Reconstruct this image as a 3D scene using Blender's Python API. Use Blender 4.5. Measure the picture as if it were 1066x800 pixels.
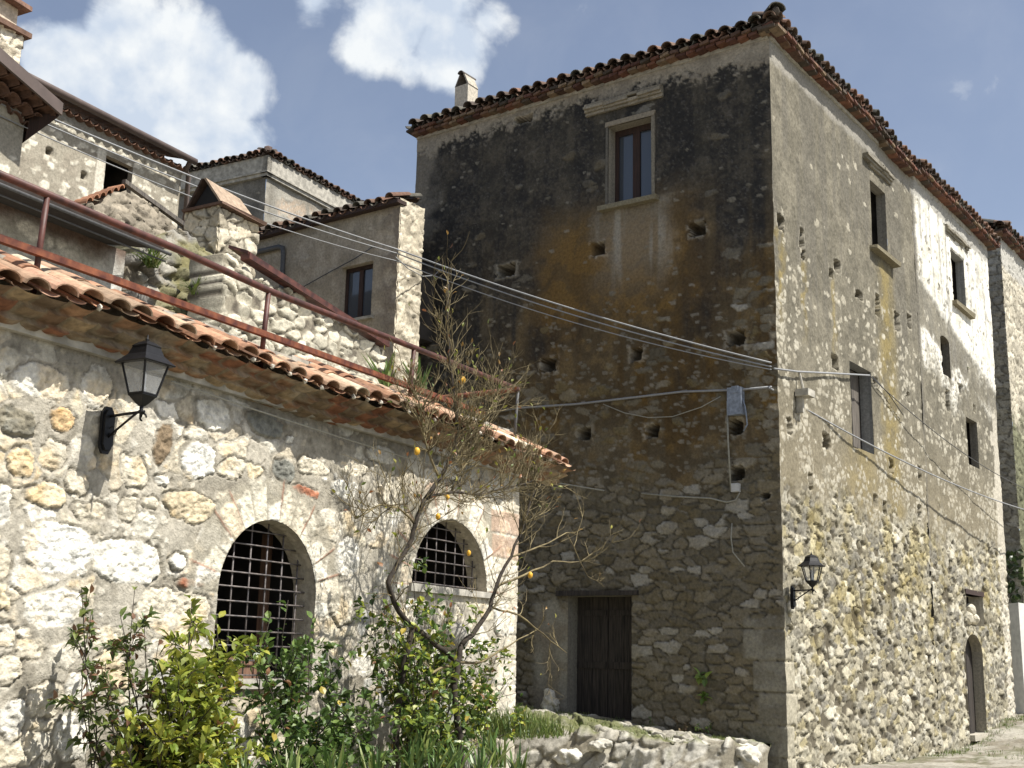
import bpy, math, random
import numpy as np
from mathutils import Vector, Matrix

for o in list(bpy.data.objects):
    bpy.data.objects.remove(o)
SC = bpy.context.scene
COL = SC.collection

# ------------------------------------------------------------------ camera
EYE = Vector((0, 0, 1.6))
PITCH, ROLL = math.radians(12.605), math.radians(1.297)
_f = Vector((0, math.cos(PITCH), math.sin(PITCH)))
_u = Vector((0, -math.sin(PITCH), math.cos(PITCH)))
_r = Vector((1, 0, 0))
_rt = _r * math.cos(ROLL) + _u * math.sin(ROLL)
_up = _u * math.cos(ROLL) - _r * math.sin(ROLL)
cd = bpy.data.cameras.new('camera')
cam = bpy.data.objects.new('camera', cd)
COL.objects.link(cam)
cd.sensor_width = 36.0
cd.lens = 1289.9 / 1066 * 36.0
cd.clip_start = 0.1
cd.clip_end = 5000
cam.matrix_world = Matrix(((_rt.x, _up.x, -_f.x, EYE.x), (_rt.y, _up.y, -_f.y, EYE.y), (_rt.z, _up.z, -_f.z, EYE.z), (0, 0, 0, 1)))
SC.camera = cam

# ------------------------------------------------------------------ sun, sky, exposure
SUN_EL, SUN_AZ = math.radians(57), math.radians(-25)          # azimuth counted from +X towards +Y
SDIR = Vector((math.cos(SUN_EL) * math.cos(SUN_AZ), math.cos(SUN_EL) * math.sin(SUN_AZ), math.sin(SUN_EL)))
ld = bpy.data.lights.new('sun', 'SUN')
ld.energy = 4.6
ld.angle = math.radians(0.5)
ld.color = (1.0, 0.96, 0.89)
sun = bpy.data.objects.new('sun', ld)
COL.objects.link(sun)
sun.rotation_euler = SDIR.to_track_quat('Z', 'Y').to_euler()
sun.location = (20, -10, 30)

W = bpy.data.worlds.new('World')
SC.world = W
W.use_nodes = True
nt = W.node_tree
nt.nodes.clear()
N = nt.nodes.new
LK = nt.links.new
def wmath(op, a, b=None, clamp=False):
    n = N('ShaderNodeMath'); n.operation = op; n.use_clamp = clamp
    for i, v in enumerate((a, b)):
        if v is None: continue
        if isinstance(v, (int, float)): n.inputs[i].default_value = v
        else: LK(v, n.inputs[i])
    return n.outputs[0]
out = N('ShaderNodeOutputWorld'); bg = N('ShaderNodeBackground')
sky = N('ShaderNodeTexSky'); sky.sky_type = 'NISHITA'; sky.sun_disc = False
sky.sun_elevation = SUN_EL; sky.sun_rotation = math.pi / 2 - SUN_AZ
sky.altitude = 600; sky.air_density = 1.0; sky.dust_density = 2.2; sky.ozone_density = 1.0
tc = N('ShaderNodeTexCoord')
wn = N('ShaderNodeTexNoise'); wn.inputs['Scale'].default_value = 13; wn.inputs['Detail'].default_value = 9; wn.inputs['Roughness'].default_value = 0.56; wn.inputs['Distortion'].default_value = 0.4
LK(tc.outputs['Generated'], wn.inputs['Vector'])
wn2 = N('ShaderNodeTexNoise'); wn2.inputs['Scale'].default_value = 30; wn2.inputs['Detail'].default_value = 8; wn2.inputs['Roughness'].default_value = 0.52
LK(tc.outputs['Generated'], wn2.inputs['Vector'])
# cumulus heads: direction, radius, weight
CLOUDS = [(-0.331, 0.845, 0.421) + (.046, 1.0), (-0.295, 0.851, 0.435) + (.050, 1.0), (-0.252, 0.867, 0.431) + (.054, 1.0), (-0.283, 0.872, 0.399) + (.062, 1.0), (-0.222, 0.878, 0.424) + (.036, 1.0),
          (-0.316, 0.860, 0.400) + (.054, 1.0), (-0.243, 0.887, 0.393) + (.046, 1.0), (-0.347, 0.837, 0.422) + (.026, .95), (-0.285, 0.842, 0.458) + (.024, .62), (-0.215, 0.898, 0.383) + (.034, .8), (-0.264, 0.891, 0.370) + (.03, .9),
          (-0.094, 0.872, 0.480) + (.052, .78), (-0.056, 0.884, 0.464) + (.040, .92), (-0.116, 0.879, 0.463) + (.034, .66), (-0.061, 0.870, 0.489) + (.046, .74), (-0.157, 0.859, 0.487) + (.030, .6), (-0.027, 0.875, 0.483) + (.030, .55), (-0.083, 0.888, 0.453) + (.028, .6),
          (0.342, 0.850, 0.402) + (.12, .22), (0.299, 0.844, 0.445) + (.09, .18),
          (-0.445, 0.800, 0.403) + (.09, .9), (0.050, 0.776, 0.629) + (.16, .9), (0.585, 0.725, 0.363) + (.12, .8)]
dens = None
for (x, y, z, r, w) in CLOUDS:
    s = N('ShaderNodeVectorMath'); s.operation = 'DISTANCE'
    LK(tc.outputs['Generated'], s.inputs[0]); s.inputs[1].default_value = (x, y, z)
    m = N('ShaderNodeMapRange'); m.inputs[1].default_value = 0; m.inputs[2].default_value = r * 1.35; m.inputs[3].default_value = w; m.inputs[4].default_value = 0
    LK(s.outputs['Value'], m.inputs[0])
    dens = m.outputs[0] if dens is None else wmath('MAXIMUM', dens, m.outputs[0])
d2 = wmath('ADD', dens, wmath('MULTIPLY', wmath('SUBTRACT', wn.outputs[0], 0.5), 0.80))
d2 = wmath('ADD', d2, wmath('MULTIPLY', wmath('SUBTRACT', wn2.outputs[0], 0.5), 0.42))
mr = N('ShaderNodeMapRange'); mr.interpolation_type = 'SMOOTHSTEP'
mr.inputs[1].default_value = 0.24; mr.inputs[2].default_value = 0.50
LK(d2, mr.inputs[0])
cloud = wmath('MULTIPLY', mr.outputs[0], wmath('MULTIPLY', wmath('MINIMUM', wmath('MULTIPLY', dens, 5), 1), 0.93))
veil = wmath('MULTIPLY', wmath('SUBTRACT', wn.outputs[0], 0.35, True), 0.16)
cloud = wmath('MAXIMUM', cloud, veil)
cr = N('ShaderNodeValToRGB')
cr.color_ramp.elements[0].position = 0.42; cr.color_ramp.elements[0].color = (0.66, 0.73, 0.83, 1)
cr.color_ramp.elements[1].position = 0.58; cr.color_ramp.elements[1].color = (1.0, 1.0, 0.98, 1)
shade = wmath('ADD', wmath('MULTIPLY', wn.outputs[0], 0.6), wmath('MULTIPLY', wn2.outputs[0], 0.4))
LK(shade, cr.inputs[0])
cm = N('ShaderNodeMixRGB'); cm.blend_type = 'MULTIPLY'; cm.inputs[0].default_value = 1; cm.inputs[2].default_value = (6.6, 6.8, 7.0, 1)
LK(cr.outputs[0], cm.inputs[1])
hs = N('ShaderNodeHueSaturation'); hs.inputs['Saturation'].default_value = 0.80; hs.inputs['Value'].default_value = 1.0
LK(sky.outputs[0], hs.inputs['Color'])
tn = N('ShaderNodeMixRGB'); tn.blend_type = 'MULTIPLY'; tn.inputs[0].default_value = 1; tn.inputs[2].default_value = (1.02, 1.0, 1.0, 1); LK(hs.outputs[0], tn.inputs[1])
mx = N('ShaderNodeMixRGB'); LK(cloud, mx.inputs[0]); LK(tn.outputs[0], mx.inputs[1]); LK(cm.outputs[0], mx.inputs[2])
LK(mx.outputs[0], bg.inputs[0]); bg.inputs[1].default_value = 0.086
LK(bg.outputs[0], out.inputs[0])

SC.view_settings.view_transform = 'Standard'
SC.view_settings.look = 'None'
SC.view_settings.gamma = 1
SC.view_settings.use_curve_mapping = False
SC.view_settings.exposure = 0.78

# ------------------------------------------------------------------ numpy helpers
RNG = random.Random(7)
def sm(a, b, x):
    t = np.clip((x - a) / (b - a), 0, 1)
    return t * t * (3 - 2 * t)
_T = {}
def vnoise(x, y, seed):
    if seed not in _T: _T[seed] = np.random.RandomState(seed).rand(256, 256)
    T = _T[seed]
    xi = np.floor(x).astype(int); yi = np.floor(y).astype(int)
    fx = x - xi; fy = y - yi
    fx = fx * fx * (3 - 2 * fx); fy = fy * fy * (3 - 2 * fy)
    a = T[xi & 255, yi & 255]; b = T[(xi + 1) & 255, yi & 255]; c = T[xi & 255, (yi + 1) & 255]; d = T[(xi + 1) & 255, (yi + 1) & 255]
    return (a * (1 - fx) + b * fx) * (1 - fy) + (c * (1 - fx) + d * fx) * fy
def fbm(x, y, seed, octs=5, rough=.55, lac=2.03):
    v = 0; amp = 1; tot = 0
    for i in range(octs):
        v = v + amp * vnoise(x + 17.3 * i, y - 9.1 * i, seed + i); tot += amp
        x = x * lac; y = y * lac; amp *= rough
    return v / tot
def cells(x, y, cw, ch, seed, jit=.8, wmin=.75, wmax=1.35):
    """irregular rubble: e = half distance between nearest and second stone, id randoms, local offset"""
    wx = x + (fbm(x * 6, y * 6, seed + 50, 3) - .5) * cw * .55
    wy = y + (fbm(x * 6, y * 6, seed + 60, 3) - .5) * ch * .55
    gx = wx / cw; gy = wy / ch
    R = np.random.RandomState(seed).rand(7, 128, 128)
    jy = np.floor(gy).astype(int)
    d1 = np.full(x.shape, 9.); d2 = np.full(x.shape, 9.)
    idx = np.zeros(x.shape, int); idy = np.zeros(x.shape, int); ox = np.zeros(x.shape); oy = np.zeros(x.shape)
    for b in (-1, 0, 1):
        yy = jy + b
        sh = (yy & 1) * .5
        jx = np.floor(gx - sh).astype(int)
        for a in (-1, 0, 1):
            xx = jx + a
            i = xx & 127; j = yy & 127
            cx = xx + sh + .5 + (R[0, i, j] - .5) * jit; cy = yy + .5 + (R[1, i, j] - .5) * jit
            dx = gx - cx; dy = gy - cy
            d = (np.abs(dx) ** 2.4 + np.abs(dy) ** 2.4) ** (1 / 2.4) * (wmin + (wmax - wmin) * R[2, i, j])
            n = d < d1
            d2 = np.where(n, d1, np.minimum(d2, d))
            idx = np.where(n, i, idx); idy = np.where(n, j, idy); ox = np.where(n, dx, ox); oy = np.where(n, dy, oy)
            d1 = np.where(n, d, d1)
    return (d2 - d1) * .5, d1, [R[k, idx, idy] for k in (3, 4, 5, 6)], ox, oy
def lerp3(a, b, t):
    return a + (np.asarray(b) - a) * t[..., None]
def pick(r, cols):
    c = np.asarray(cols); k = np.minimum((r * len(c)).astype(int), len(c) - 1)
    return c[k]

# ------------------------------------------------------------------ materials
def mat(name):
    m = bpy.data.materials.new(name); m.use_nodes = True
    b = m.node_tree.nodes['Principled BSDF']
    return m, m.node_tree, b
def mat_attr(name, rough=.92, var=.25, vscale=45, bump=.5, bscale=140, bdist=.004, spec=.25, trans=0, sat_noise=0):
    m, t, b = mat(name)
    at = t.nodes.new('ShaderNodeAttribute'); at.attribute_name = 'Col'
    co = t.nodes.new('ShaderNodeTexCoord')
    no = t.nodes.new('ShaderNodeTexNoise'); no.inputs['Scale'].default_value = vscale; no.inputs['Detail'].default_value = 6; no.inputs['Roughness'].default_value = .65
    t.links.new(co.outputs['Object'], no.inputs['Vector'])
    r = t.nodes.new('ShaderNodeMapRange'); r.inputs[1].default_value = .3; r.inputs[2].default_value = .7; r.inputs[3].default_value = 1 - var; r.inputs[4].default_value = 1 + var
    t.links.new(no.outputs[0], r.inputs[0])
    mu = t.nodes.new('ShaderNodeMixRGB'); mu.blend_type = 'MULTIPLY'; mu.inputs[0].default_value = 1
    t.links.new(at.outputs['Color'], mu.inputs[1]); t.links.new(r.outputs[0], mu.inputs[2])
    t.links.new(mu.outputs[0], b.inputs['Base Color'])
    b.inputs['Roughness'].default_value = rough
    b.inputs['Specular IOR Level'].default_value = spec
    if bump:
        n2 = t.nodes.new('ShaderNodeTexNoise'); n2.inputs['Scale'].default_value = bscale; n2.inputs['Detail'].default_value = 4
        t.links.new(co.outputs['Object'], n2.inputs['Vector'])
        bu = t.nodes.new('ShaderNodeBump'); bu.inputs['Strength'].default_value = bump; bu.inputs['Distance'].default_value = bdist
        t.links.new(n2.outputs[0], bu.inputs['Height']); t.links.new(bu.outputs[0], b.inputs['Normal'])
    if trans:
        tr = t.nodes.new('ShaderNodeBsdfTranslucent'); t.links.new(mu.outputs[0], tr.inputs[0])
        ms = t.nodes.new('ShaderNodeMixShader'); ms.inputs[0].default_value = trans
        o = t.nodes['Material Output']
        t.links.new(b.outputs[0], ms.inputs[1]); t.links.new(tr.outputs[0], ms.inputs[2]); t.links.new(ms.outputs[0], o.inputs[0])
    return m
def mat_flat(name, col, rough=.6, metal=0, var=.2, vscale=30, bump=.3, bscale=80, spec=.4, col2=None):
    m, t, b = mat(name)
    co = t.nodes.new('ShaderNodeTexCoord')
    no = t.nodes.new('ShaderNodeTexNoise'); no.inputs['Scale'].default_value = vscale; no.inputs['Detail'].default_value = 6
    t.links.new(co.outputs['Object'], no.inputs['Vector'])
    r = t.nodes.new('ShaderNodeValToRGB')
    c2 = col2 or tuple(c * (1 + var) for c in col)
    r.color_ramp.elements[0].position = .35; r.color_ramp.elements[1].position = .68
    r.color_ramp.elements[0].color = tuple(c * (1 - var) for c in col) + (1,); r.color_ramp.elements[1].color = tuple(c2) + (1,)
    t.links.new(no.outputs[0], r.inputs[0]); t.links.new(r.outputs[0], b.inputs['Base Color'])
    b.inputs['Roughness'].default_value = rough; b.inputs['Metallic'].default_value = metal; b.inputs['Specular IOR Level'].default_value = spec
    if bump:
        n2 = t.nodes.new('ShaderNodeTexNoise'); n2.inputs['Scale'].default_value = bscale; n2.inputs['Detail'].default_value = 4
        t.links.new(co.outputs['Object'], n2.inputs['Vector'])
        bu = t.nodes.new('ShaderNodeBump'); bu.inputs['Strength'].default_value = bump; bu.inputs['Distance'].default_value = .003
        t.links.new(n2.outputs[0], bu.inputs['Height']); t.links.new(bu.outputs[0], b.inputs['Normal'])
    return m
def mat_wood(name, col, col2):
    m, t, b = mat(name)
    co = t.nodes.new('ShaderNodeTexCoord'); mp = t.nodes.new('ShaderNodeMapping'); mp.inputs['Scale'].default_value = (28, 28, 1.6)
    no = t.nodes.new('ShaderNodeTexNoise'); no.inputs['Scale'].default_value = 2; no.inputs['Detail'].default_value = 7
    t.links.new(co.outputs['Object'], mp.inputs[0]); t.links.new(mp.outputs[0], no.inputs['Vector'])
    r = t.nodes.new('ShaderNodeValToRGB'); r.color_ramp.elements[0].position = .35; r.color_ramp.elements[1].position = .68
    r.color_ramp.elements[0].color = col + (1,); r.color_ramp.elements[1].color = col2 + (1,)
    t.links.new(no.outputs[0], r.inputs[0]); t.links.new(r.outputs[0], b.inputs['Base Color'])
    bu = t.nodes.new('ShaderNodeBump'); bu.inputs['Strength'].default_value = .5; bu.inputs['Distance'].default_value = .004
    t.links.new(no.outputs[0], bu.inputs['Height']); t.links.new(bu.outputs[0], b.inputs['Normal'])
    b.inputs['Roughness'].default_value = .8
    return m
M_wall = mat_attr('masonry', var=.22, vscale=38, bump=.7, bscale=110, bdist=.006)
M_rub = mat_attr('rubble masonry', var=.3, vscale=26, bump=.8, bscale=70, bdist=.008)
M_tile = mat_attr('terracotta tile', rough=.9, var=.38, vscale=16, bump=.5, bscale=60, bdist=.004)
M_leaf = mat_attr('foliage', rough=.42, var=.25, vscale=22, bump=0, spec=.45, trans=.28)
M_dull = mat_attr('dry leaf and twig', rough=.8, var=.25, vscale=40, bump=.3, bscale=120)
M_iron = mat_flat('black painted iron', (.007, .007, .008), rough=.5, spec=.3, var=.3)
M_grille = mat_flat('weathered iron bars', (.09, .085, .09), rough=.55, var=.35, vscale=20, col2=(.20, .17, .155))
M_rust = mat_flat('rusty red metal', (.09, .022, .014), rough=.75, var=.3, vscale=14, col2=(.22, .072, .03))
M_rail = mat_flat('red oxide paint on pipe', (.055, .022, .018), rough=.55, var=.3, vscale=12, col2=(.12, .042, .03))
M_brownmetal = mat_flat('brown painted flashing', (.10, .075, .065), rough=.6, var=.15, vscale=6)
M_conc = mat_flat('weathered mortar', (.36, .34, .29), rough=.95, var=.3, vscale=9, bump=.8, bscale=50)
M_wire = mat_flat('grey cable sheath', (.27, .275, .28), rough=.55, var=.12)
M_wirew = mat_flat('pale cable sheath', (.30, .29, .24), rough=.6, var=.15)
M_wired = mat_flat('dark cable sheath', (.07, .07, .07), rough=.6, var=.2)
M_plastic = mat_flat('pale grey plastic', (.5, .5, .48), rough=.5, var=.08)
M_bluebox = mat_flat('bluish tin', (.22, .25, .30), rough=.5, var=.25, vscale=20)
M_bark = mat_flat('grey brown bark', (.036, .028, .02), rough=.9, var=.4, vscale=40, bump=.8, bscale=120)
M_twig = mat_flat('olive twig', (.125, .095, .045), rough=.8, var=.4, vscale=9, col2=(.235, .19, .095))
M_lemon = mat_flat('ripe lemon', (.62, .34, .03), rough=.45, var=.15, vscale=40)
M_darkwood = mat_wood('old black door planks', (.012, .010, .008), (.058, .046, .037))
M_brownwood = mat_wood('brown shutter wood', (.15, .08, .05), (.29, .17, .11))
M_framewood = mat_wood('dark stained frame', (.022, .012, .009), (.05, .024, .017))
M_greywood = mat_wood('grey weathered board', (.06, .052, .045), (.16, .14, .115))
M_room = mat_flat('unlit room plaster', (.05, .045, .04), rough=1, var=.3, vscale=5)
M_white = mat_flat('limewash', (.72, .71, .66), rough=.9, var=.12, vscale=8, bump=.6)
m_, t_, b_ = mat('window glass'); b_.inputs['Base Color'].default_value = (.05, .06, .075, 1); b_.inputs['Roughness'].default_value = .06; b_.inputs['Specular IOR Level'].default_value = .9
M_pane = m_
m_, t_, b_ = mat('lantern glass'); b_.inputs['Base Color'].default_value = (.9, .92, .92, 1); b_.inputs['Roughness'].default_value = .05; b_.inputs['Transmission Weight'].default_value = 0
_tr = t_.nodes.new('ShaderNodeBsdfTransparent'); _mx = t_.nodes.new('ShaderNodeMixShader'); _mx.inputs[0].default_value = .16
t_.links.new(_tr.outputs[0], _mx.inputs[1]); t_.links.new(b_.outputs[0], _mx.inputs[2]); t_.links.new(_mx.outputs[0], t_.nodes['Material Output'].inputs[0])
M_lglass = m_

# ------------------------------------------------------------------ object helpers
def origin(o):
    v = Vector((0, 0, 0))
    while o is not None:
        v += o.location; o = o.parent
    return v
def thing(name, label, cat, loc, group=None):
    o = bpy.data.objects.new(name, None); COL.objects.link(o)
    o.location = loc; o.empty_display_size = .2
    o['label'] = label; o['category'] = cat
    if group: o['group'] = group
    return o
def tag(o, label, cat, group=None):
    o['label'] = label; o['category'] = cat
    if group: o['group'] = group
    return o
def raw(name, V, F, material, parent=None, colv=None, smooth=True, kind=None, label=None):
    """V (n,3) world coordinates, F list/array of faces"""
    V = np.asarray(V, dtype=np.float32)
    if parent is not None:
        V = V - np.array(origin(parent), dtype=np.float32)
    me = bpy.data.meshes.new(name)
    if isinstance(F, np.ndarray) and F.ndim == 2:
        n = len(F); k = F.shape[1]
        me.vertices.add(len(V)); me.vertices.foreach_set('co', V.ravel())
        me.loops.add(n * k); me.loops.foreach_set('vertex_index', F.astype(np.int32).ravel())
        me.polygons.add(n); me.polygons.foreach_set('loop_start', np.arange(n, dtype=np.int32) * k)
        try: me.polygons.foreach_set('loop_total', np.full(n, k, dtype=np.int32))
        except Exception: pass
        me.update(calc_edges=True)
    else:
        me.from_pydata(V.tolist(), [], F)
        me.update()
    me.polygons.foreach_set('use_smooth', np.full(len(me.polygons), bool(smooth)))
    if colv is not None:
        a = me.color_attributes.new('Col', 'FLOAT_COLOR', 'POINT')
        c = np.ones((len(V), 4), dtype=np.float32); c[:, :3] = np.asarray(colv)
        a.data.foreach_set('color', c.ravel())
    me.materials.append(material)
    me.validate()
    o = bpy.data.objects.new(name, me); COL.objects.link(o)
    if parent is not None: o.parent = parent
    if kind: o['kind'] = kind
    if label: o['label'] = label
    return o

class MB:
    """collects shapes into one mesh"""
    def __init__(s): s.V = []; s.F = []; s.C = []
    def add(s, V, F, col):
        b = len(s.V)
        s.V += [tuple(v) for v in V]; s.F += [tuple(i + b for i in f) for f in F]; s.C += [tuple(col)] * len(V)
    def box(s, c, ax, ay, az, col=(.5, .5, .5), jit=0, taper=1):
        c = Vector(c); V = []
        for k in (-1, 1):
            t = 1 if k < 0 else taper
            for (i, j) in ((-1, -1), (1, -1), (1, 1), (-1, 1)):
                V.append(c + Vector(ax) * i * t + Vector(ay) * j * t + Vector(az) * k + Vector([RNG.uniform(-jit, jit) for _ in range(3)]))
        s.add(V, [(0, 3, 2, 1), (4, 5, 6, 7), (0, 1, 5, 4), (1, 2, 6, 5), (2, 3, 7, 6), (3, 0, 4, 7)], col)
    def tube(s, pts, rad, n=6, col=(.5, .5, .5), cap=True):
        P = [Vector(p) for p in pts]
        if not isinstance(rad, (list, tuple)): rad = [rad] * len(P)
        V = []; F = []; a = None
        for i, p in enumerate(P):
            d = (P[min(i + 1, len(P) - 1)] - P[max(i - 1, 0)])
            if d.length < 1e-9: d = Vector((0, 0, 1))
            d.normalize()
            if a is None:
                a = d.orthogonal().normalized()
            else:
                a = (a - d * a.dot(d))
                a = a.normalized() if a.length > 1e-6 else d.orthogonal().normalized()
            b = d.cross(a)
            for k in range(n):
                t = 2 * math.pi * k / n
                V.append(p + (a * math.cos(t) + b * math.sin(t)) * rad[i])
        for i in range(len(P) - 1):
            for k in range(n):
                F.append((i * n + k, i * n + (k + 1) % n, (i + 1) * n + (k + 1) % n, (i + 1) * n + k))
        if cap:
            F.append(tuple(range(n))[::-1]); F.append(tuple(range((len(P) - 1) * n, len(P) * n)))
        s.add(V, F, col)
    def coppo(s, p, a, c, m, L, r0, r1, th=.012, up=1, col=(.3, .15, .1), seg=7, flat=.85):
        """barrel tile: p = centre of its lower end, a = axis, c = across, m = bulge direction"""
        p = Vector(p); a = Vector(a); c = Vector(c); m = Vector(m) * up
        V = []; F = []
        for e, (q, r) in enumerate(((p, r0), (p + a * L, r1))):
            for rr in (r, r - th):
                for k in range(seg + 1):
                    t = math.pi * k / seg
                    V.append(q + c * math.cos(t) * rr + m * math.sin(t) * rr * flat)
        n = seg + 1
        for k in range(seg):
            F.append((k, k + 1, 2 * n + k + 1, 2 * n + k))
            F.append((n + k, 3 * n + k, 3 * n + k + 1, n + k + 1))
            F.append((k, n + k, n + k + 1, k + 1))
            F.append((2 * n + k, 2 * n + k + 1, 3 * n + k + 1, 3 * n + k))
        F.append((0, 2 * n, 3 * n, n)); F.append((seg, n + seg, 3 * n + seg, 2 * n + seg))
        s.add(V, F, col)
    def leaf(s, p, d, nrm, L, w, col, fold=.25, droop=.15):
        p = Vector(p); d = Vector(d).normalized(); x = d.cross(Vector(nrm))
        if x.length < 1e-4: x = d.orthogonal()
        x.normalize(); n = x.cross(d)
        V = [p, p + d * L * .3 + x * w * .42 + n * w * fold, p + d * L * .3 - x * w * .42 + n * w * fold, p + d * L * .62 + x * w * .46 + n * (w * fold - L * droop * .3),
             p + d * L * .62 - x * w * .46 + n * (w * fold - L * droop * .3), p + d * L - n * L * droop, p + d * L * .45 - n * L * droop * .1]
        s.add(V, [(0, 1, 6), (0, 6, 2), (1, 3, 6), (2, 6, 4), (3, 5, 6), (4, 6, 5)], col)
    def blob(s, c, r, col, sub=1, jit=.2, sq=(1, 1, 1)):
        import bmesh
        bm = bmesh.new(); bmesh.ops.create_icosphere(bm, subdivisions=sub, radius=1)
        V = []
        for v in bm.verts:
            k = 1 + RNG.uniform(-jit, jit)
            V.append((c[0] + v.co.x * r * sq[0] * k, c[1] + v.co.y * r * sq[1] * k, c[2] + v.co.z * r * sq[2] * k))
        F = [tuple(v.index for v in f.verts) for f in bm.faces]
        bm.free(); s.add(V, F, col)
    def lathe(s, base, prof, n=12, col=(.5, .5, .5), rot=0, ax=None):
        b = Vector(base); V = []; F = []
        for (r, z) in prof:
            for k in range(n):
                t = 2 * math.pi * k / n + rot
                V.append(b + Vector((math.cos(t) * r, math.sin(t) * r, z)))
        for i in range(len(prof) - 1):
            for k in range(n):
                F.append((i * n + k, i * n + (k + 1) % n, (i + 1) * n + (k + 1) % n, (i + 1) * n + k))
        F.append(tuple(range(n))[::-1]); F.append(tuple(range((len(prof) - 1) * n, len(prof) * n)))
        s.add(V, F, col)
    def build(s, name, material, parent=None, smooth=False, **k):
        return raw(name, s.V, s.F, material, parent, s.C, smooth, **k)

class Frame:
    """a wall plane: s runs along u, o stands out along n, z is height"""
    def __init__(s, P, u, n): s.P = Vector((P[0], P[1], 0)); s.u = Vector(u); s.n = Vector(n)
    def p(s, a, o, z): return s.P + s.u * a + s.n * o + Vector((0, 0, z))
ZV = Vector((0, 0, 1))
UL = Vector((-.81004, .58637, 0)); NL = Vector((-.58637, -.81004, 0))
UR = Vector((.58637, .81004, 0)); NR = Vector((.81004, -.58637, 0))
UC = Vector((.48725, .87326, 0)); NC = Vector((.87326, -.48725, 0)); VC = -NC; NVC = -UC
TL = Frame((3.740, 17.0), UL, NL); TR = Frame((3.740, 17.0), UR, NR)
CT = Frame((-2.4523, 7.3871), UC, NC)

def outline(o, k=14):
    """points round an opening (s0,s1,z0,z1,arch height) counter-clockwise from lower left"""
    s0, s1, z0, z1, ah = o
    c = (s0 + s1) / 2; r = (s1 - s0) / 2
    if ah <= 0: return [(s0, z0), (s1, z0), (s1, z1), (s0, z1)]
    pts = [(s0, z0), (s1, z0)]
    for i in range(k + 1):
        t = math.pi * i / k
        pts.append((c + r * math.cos(t), z1 - ah + ah * math.sin(t)))
    return pts
def inside(o, S, Z):
    s0, s1, z0, z1, ah = o
    m = (S > s0) & (S < s1) & (Z > z0) & (Z < z1)
    if ah > 0:
        c = (s0 + s1) / 2; r = (s1 - s0) / 2
        m &= ~((Z > z1 - ah) & (((S - c) / r) ** 2 + ((Z - z1 + ah) / ah) ** 2 > 1))
    return m
def wall(name, fr, s0, s1, z0, z1, res, style, parent, openings=(), material=None, zres=None, corner=None, top=None, label=None):
    ns = int(round((s1 - s0) / res)) + 1; nz = int(round((z1 - z0) / (zres or res))) + 1
    sv = np.linspace(s0, s1, ns); zv = np.linspace(z0, z1, nz)
    S, Z = np.meshgrid(sv, zv, indexing='ij')
    if top is not None:
        Z = z0 + (Z - z0) * (top(S) - z0) / (z1 - z0)
    H, C = style(S, Z)
    keep = np.ones((ns - 1, nz - 1), bool)
    Sc = (S[1:, 1:] + S[:-1, :-1]) / 2; Zc = (Z[1:, 1:] + Z[:-1, :-1]) / 2
    S = S.copy(); Z = Z.copy()
    for o in openings:
        ins = inside(o, Sc, Zc)
        keep &= ~ins
        used = np.zeros((ns, nz), bool); cut = np.zeros((ns, nz), bool)
        for a in (0, 1):
            for b in (0, 1):
                used[a:ns - 1 + a, b:nz - 1 + b] |= ~ins
                cut[a:ns - 1 + a, b:nz - 1 + b] |= ins
        bd = used & cut
        q0, q1, y0, y1, ah = o
        c = (q0 + q1) / 2; r = (q1 - q0) / 2
        for i, j in zip(*np.nonzero(bd)):
            a, b = S[i, j], Z[i, j]
            if ah > 0 and b > y1 - ah + res * 1.3:
                ex, ez = (a - c) / r, (b - y1 + ah) / ah
                l = math.hypot(ex, ez) or 1
                S[i, j] = c + ex / l * r; Z[i, j] = y1 - ah + ez / l * ah
            else:
                ds = min((abs(a - q0), q0), (abs(a - q1), q1)); dz = min((abs(b - y0), y0), (abs(b - y1), y1)) if ah <= 0 else (abs(b - y0), y0)
                if ah > 0 and dz[0] > res * 1.6 and abs(b - (y1 - ah)) <= res * 1.3: ds = min((abs(a - q0), q0), (abs(a - q1), q1))
                if ds[0] < res * 1.6: S[i, j] = ds[1]
                if dz[0] < res * 1.6: Z[i, j] = dz[1]
            H[i, j] = min(H[i, j], .004)
    P = np.zeros((ns, nz, 3))
    u = np.array(fr.u); n = np.array(fr.n); B = np.array(fr.P)
    P[:] = B + S[..., None] * u + H[..., None] * n
    P[..., 2] += Z
    if corner is not None:                                   # fold round the quoin at s = 0
        on, hc = corner
        f = (1 - sm(0, .12, S - s0))
        hcz = hc(Z)
        P += (f * (hcz - H))[..., None] * n + (f * hcz)[..., None] * np.array(on)
    idx = np.arange(ns * nz).reshape(ns, nz)
    q = np.stack([idx[:-1, :-1], idx[1:, :-1], idx[1:, 1:], idx[:-1, 1:]], -1)[keep]
    return raw(name, P.reshape(-1, 3), q, material or M_wall, parent, C.reshape(-1, 3), True, label=label)
def reveal(mb, fr, o, depth, col, back=False, front=0.0, sillcol=None):
    pts = outline(o); n = len(pts)
    for i in range(n):
        a = pts[i]; b = pts[(i + 1) % n]
        k = 4
        for j in range(k):
            d0 = front - (depth + front) * j / k; d1 = front - (depth + front) * (j + 1) / k
            kq = RNG.uniform(.85, 1.12); cc = tuple(v * kq for v in col)
            mb.add([fr.p(a[0], d0, a[1]), fr.p(b[0], d0, b[1]), fr.p(b[0], d1, b[1]), fr.p(a[0], d1, a[1])], [(0, 1, 2, 3)], cc)
    if back:
        mb.add([fr.p(a[0], -depth, a[1]) for a in pts], [tuple(range(n))], (.012, .011, .010))
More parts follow.
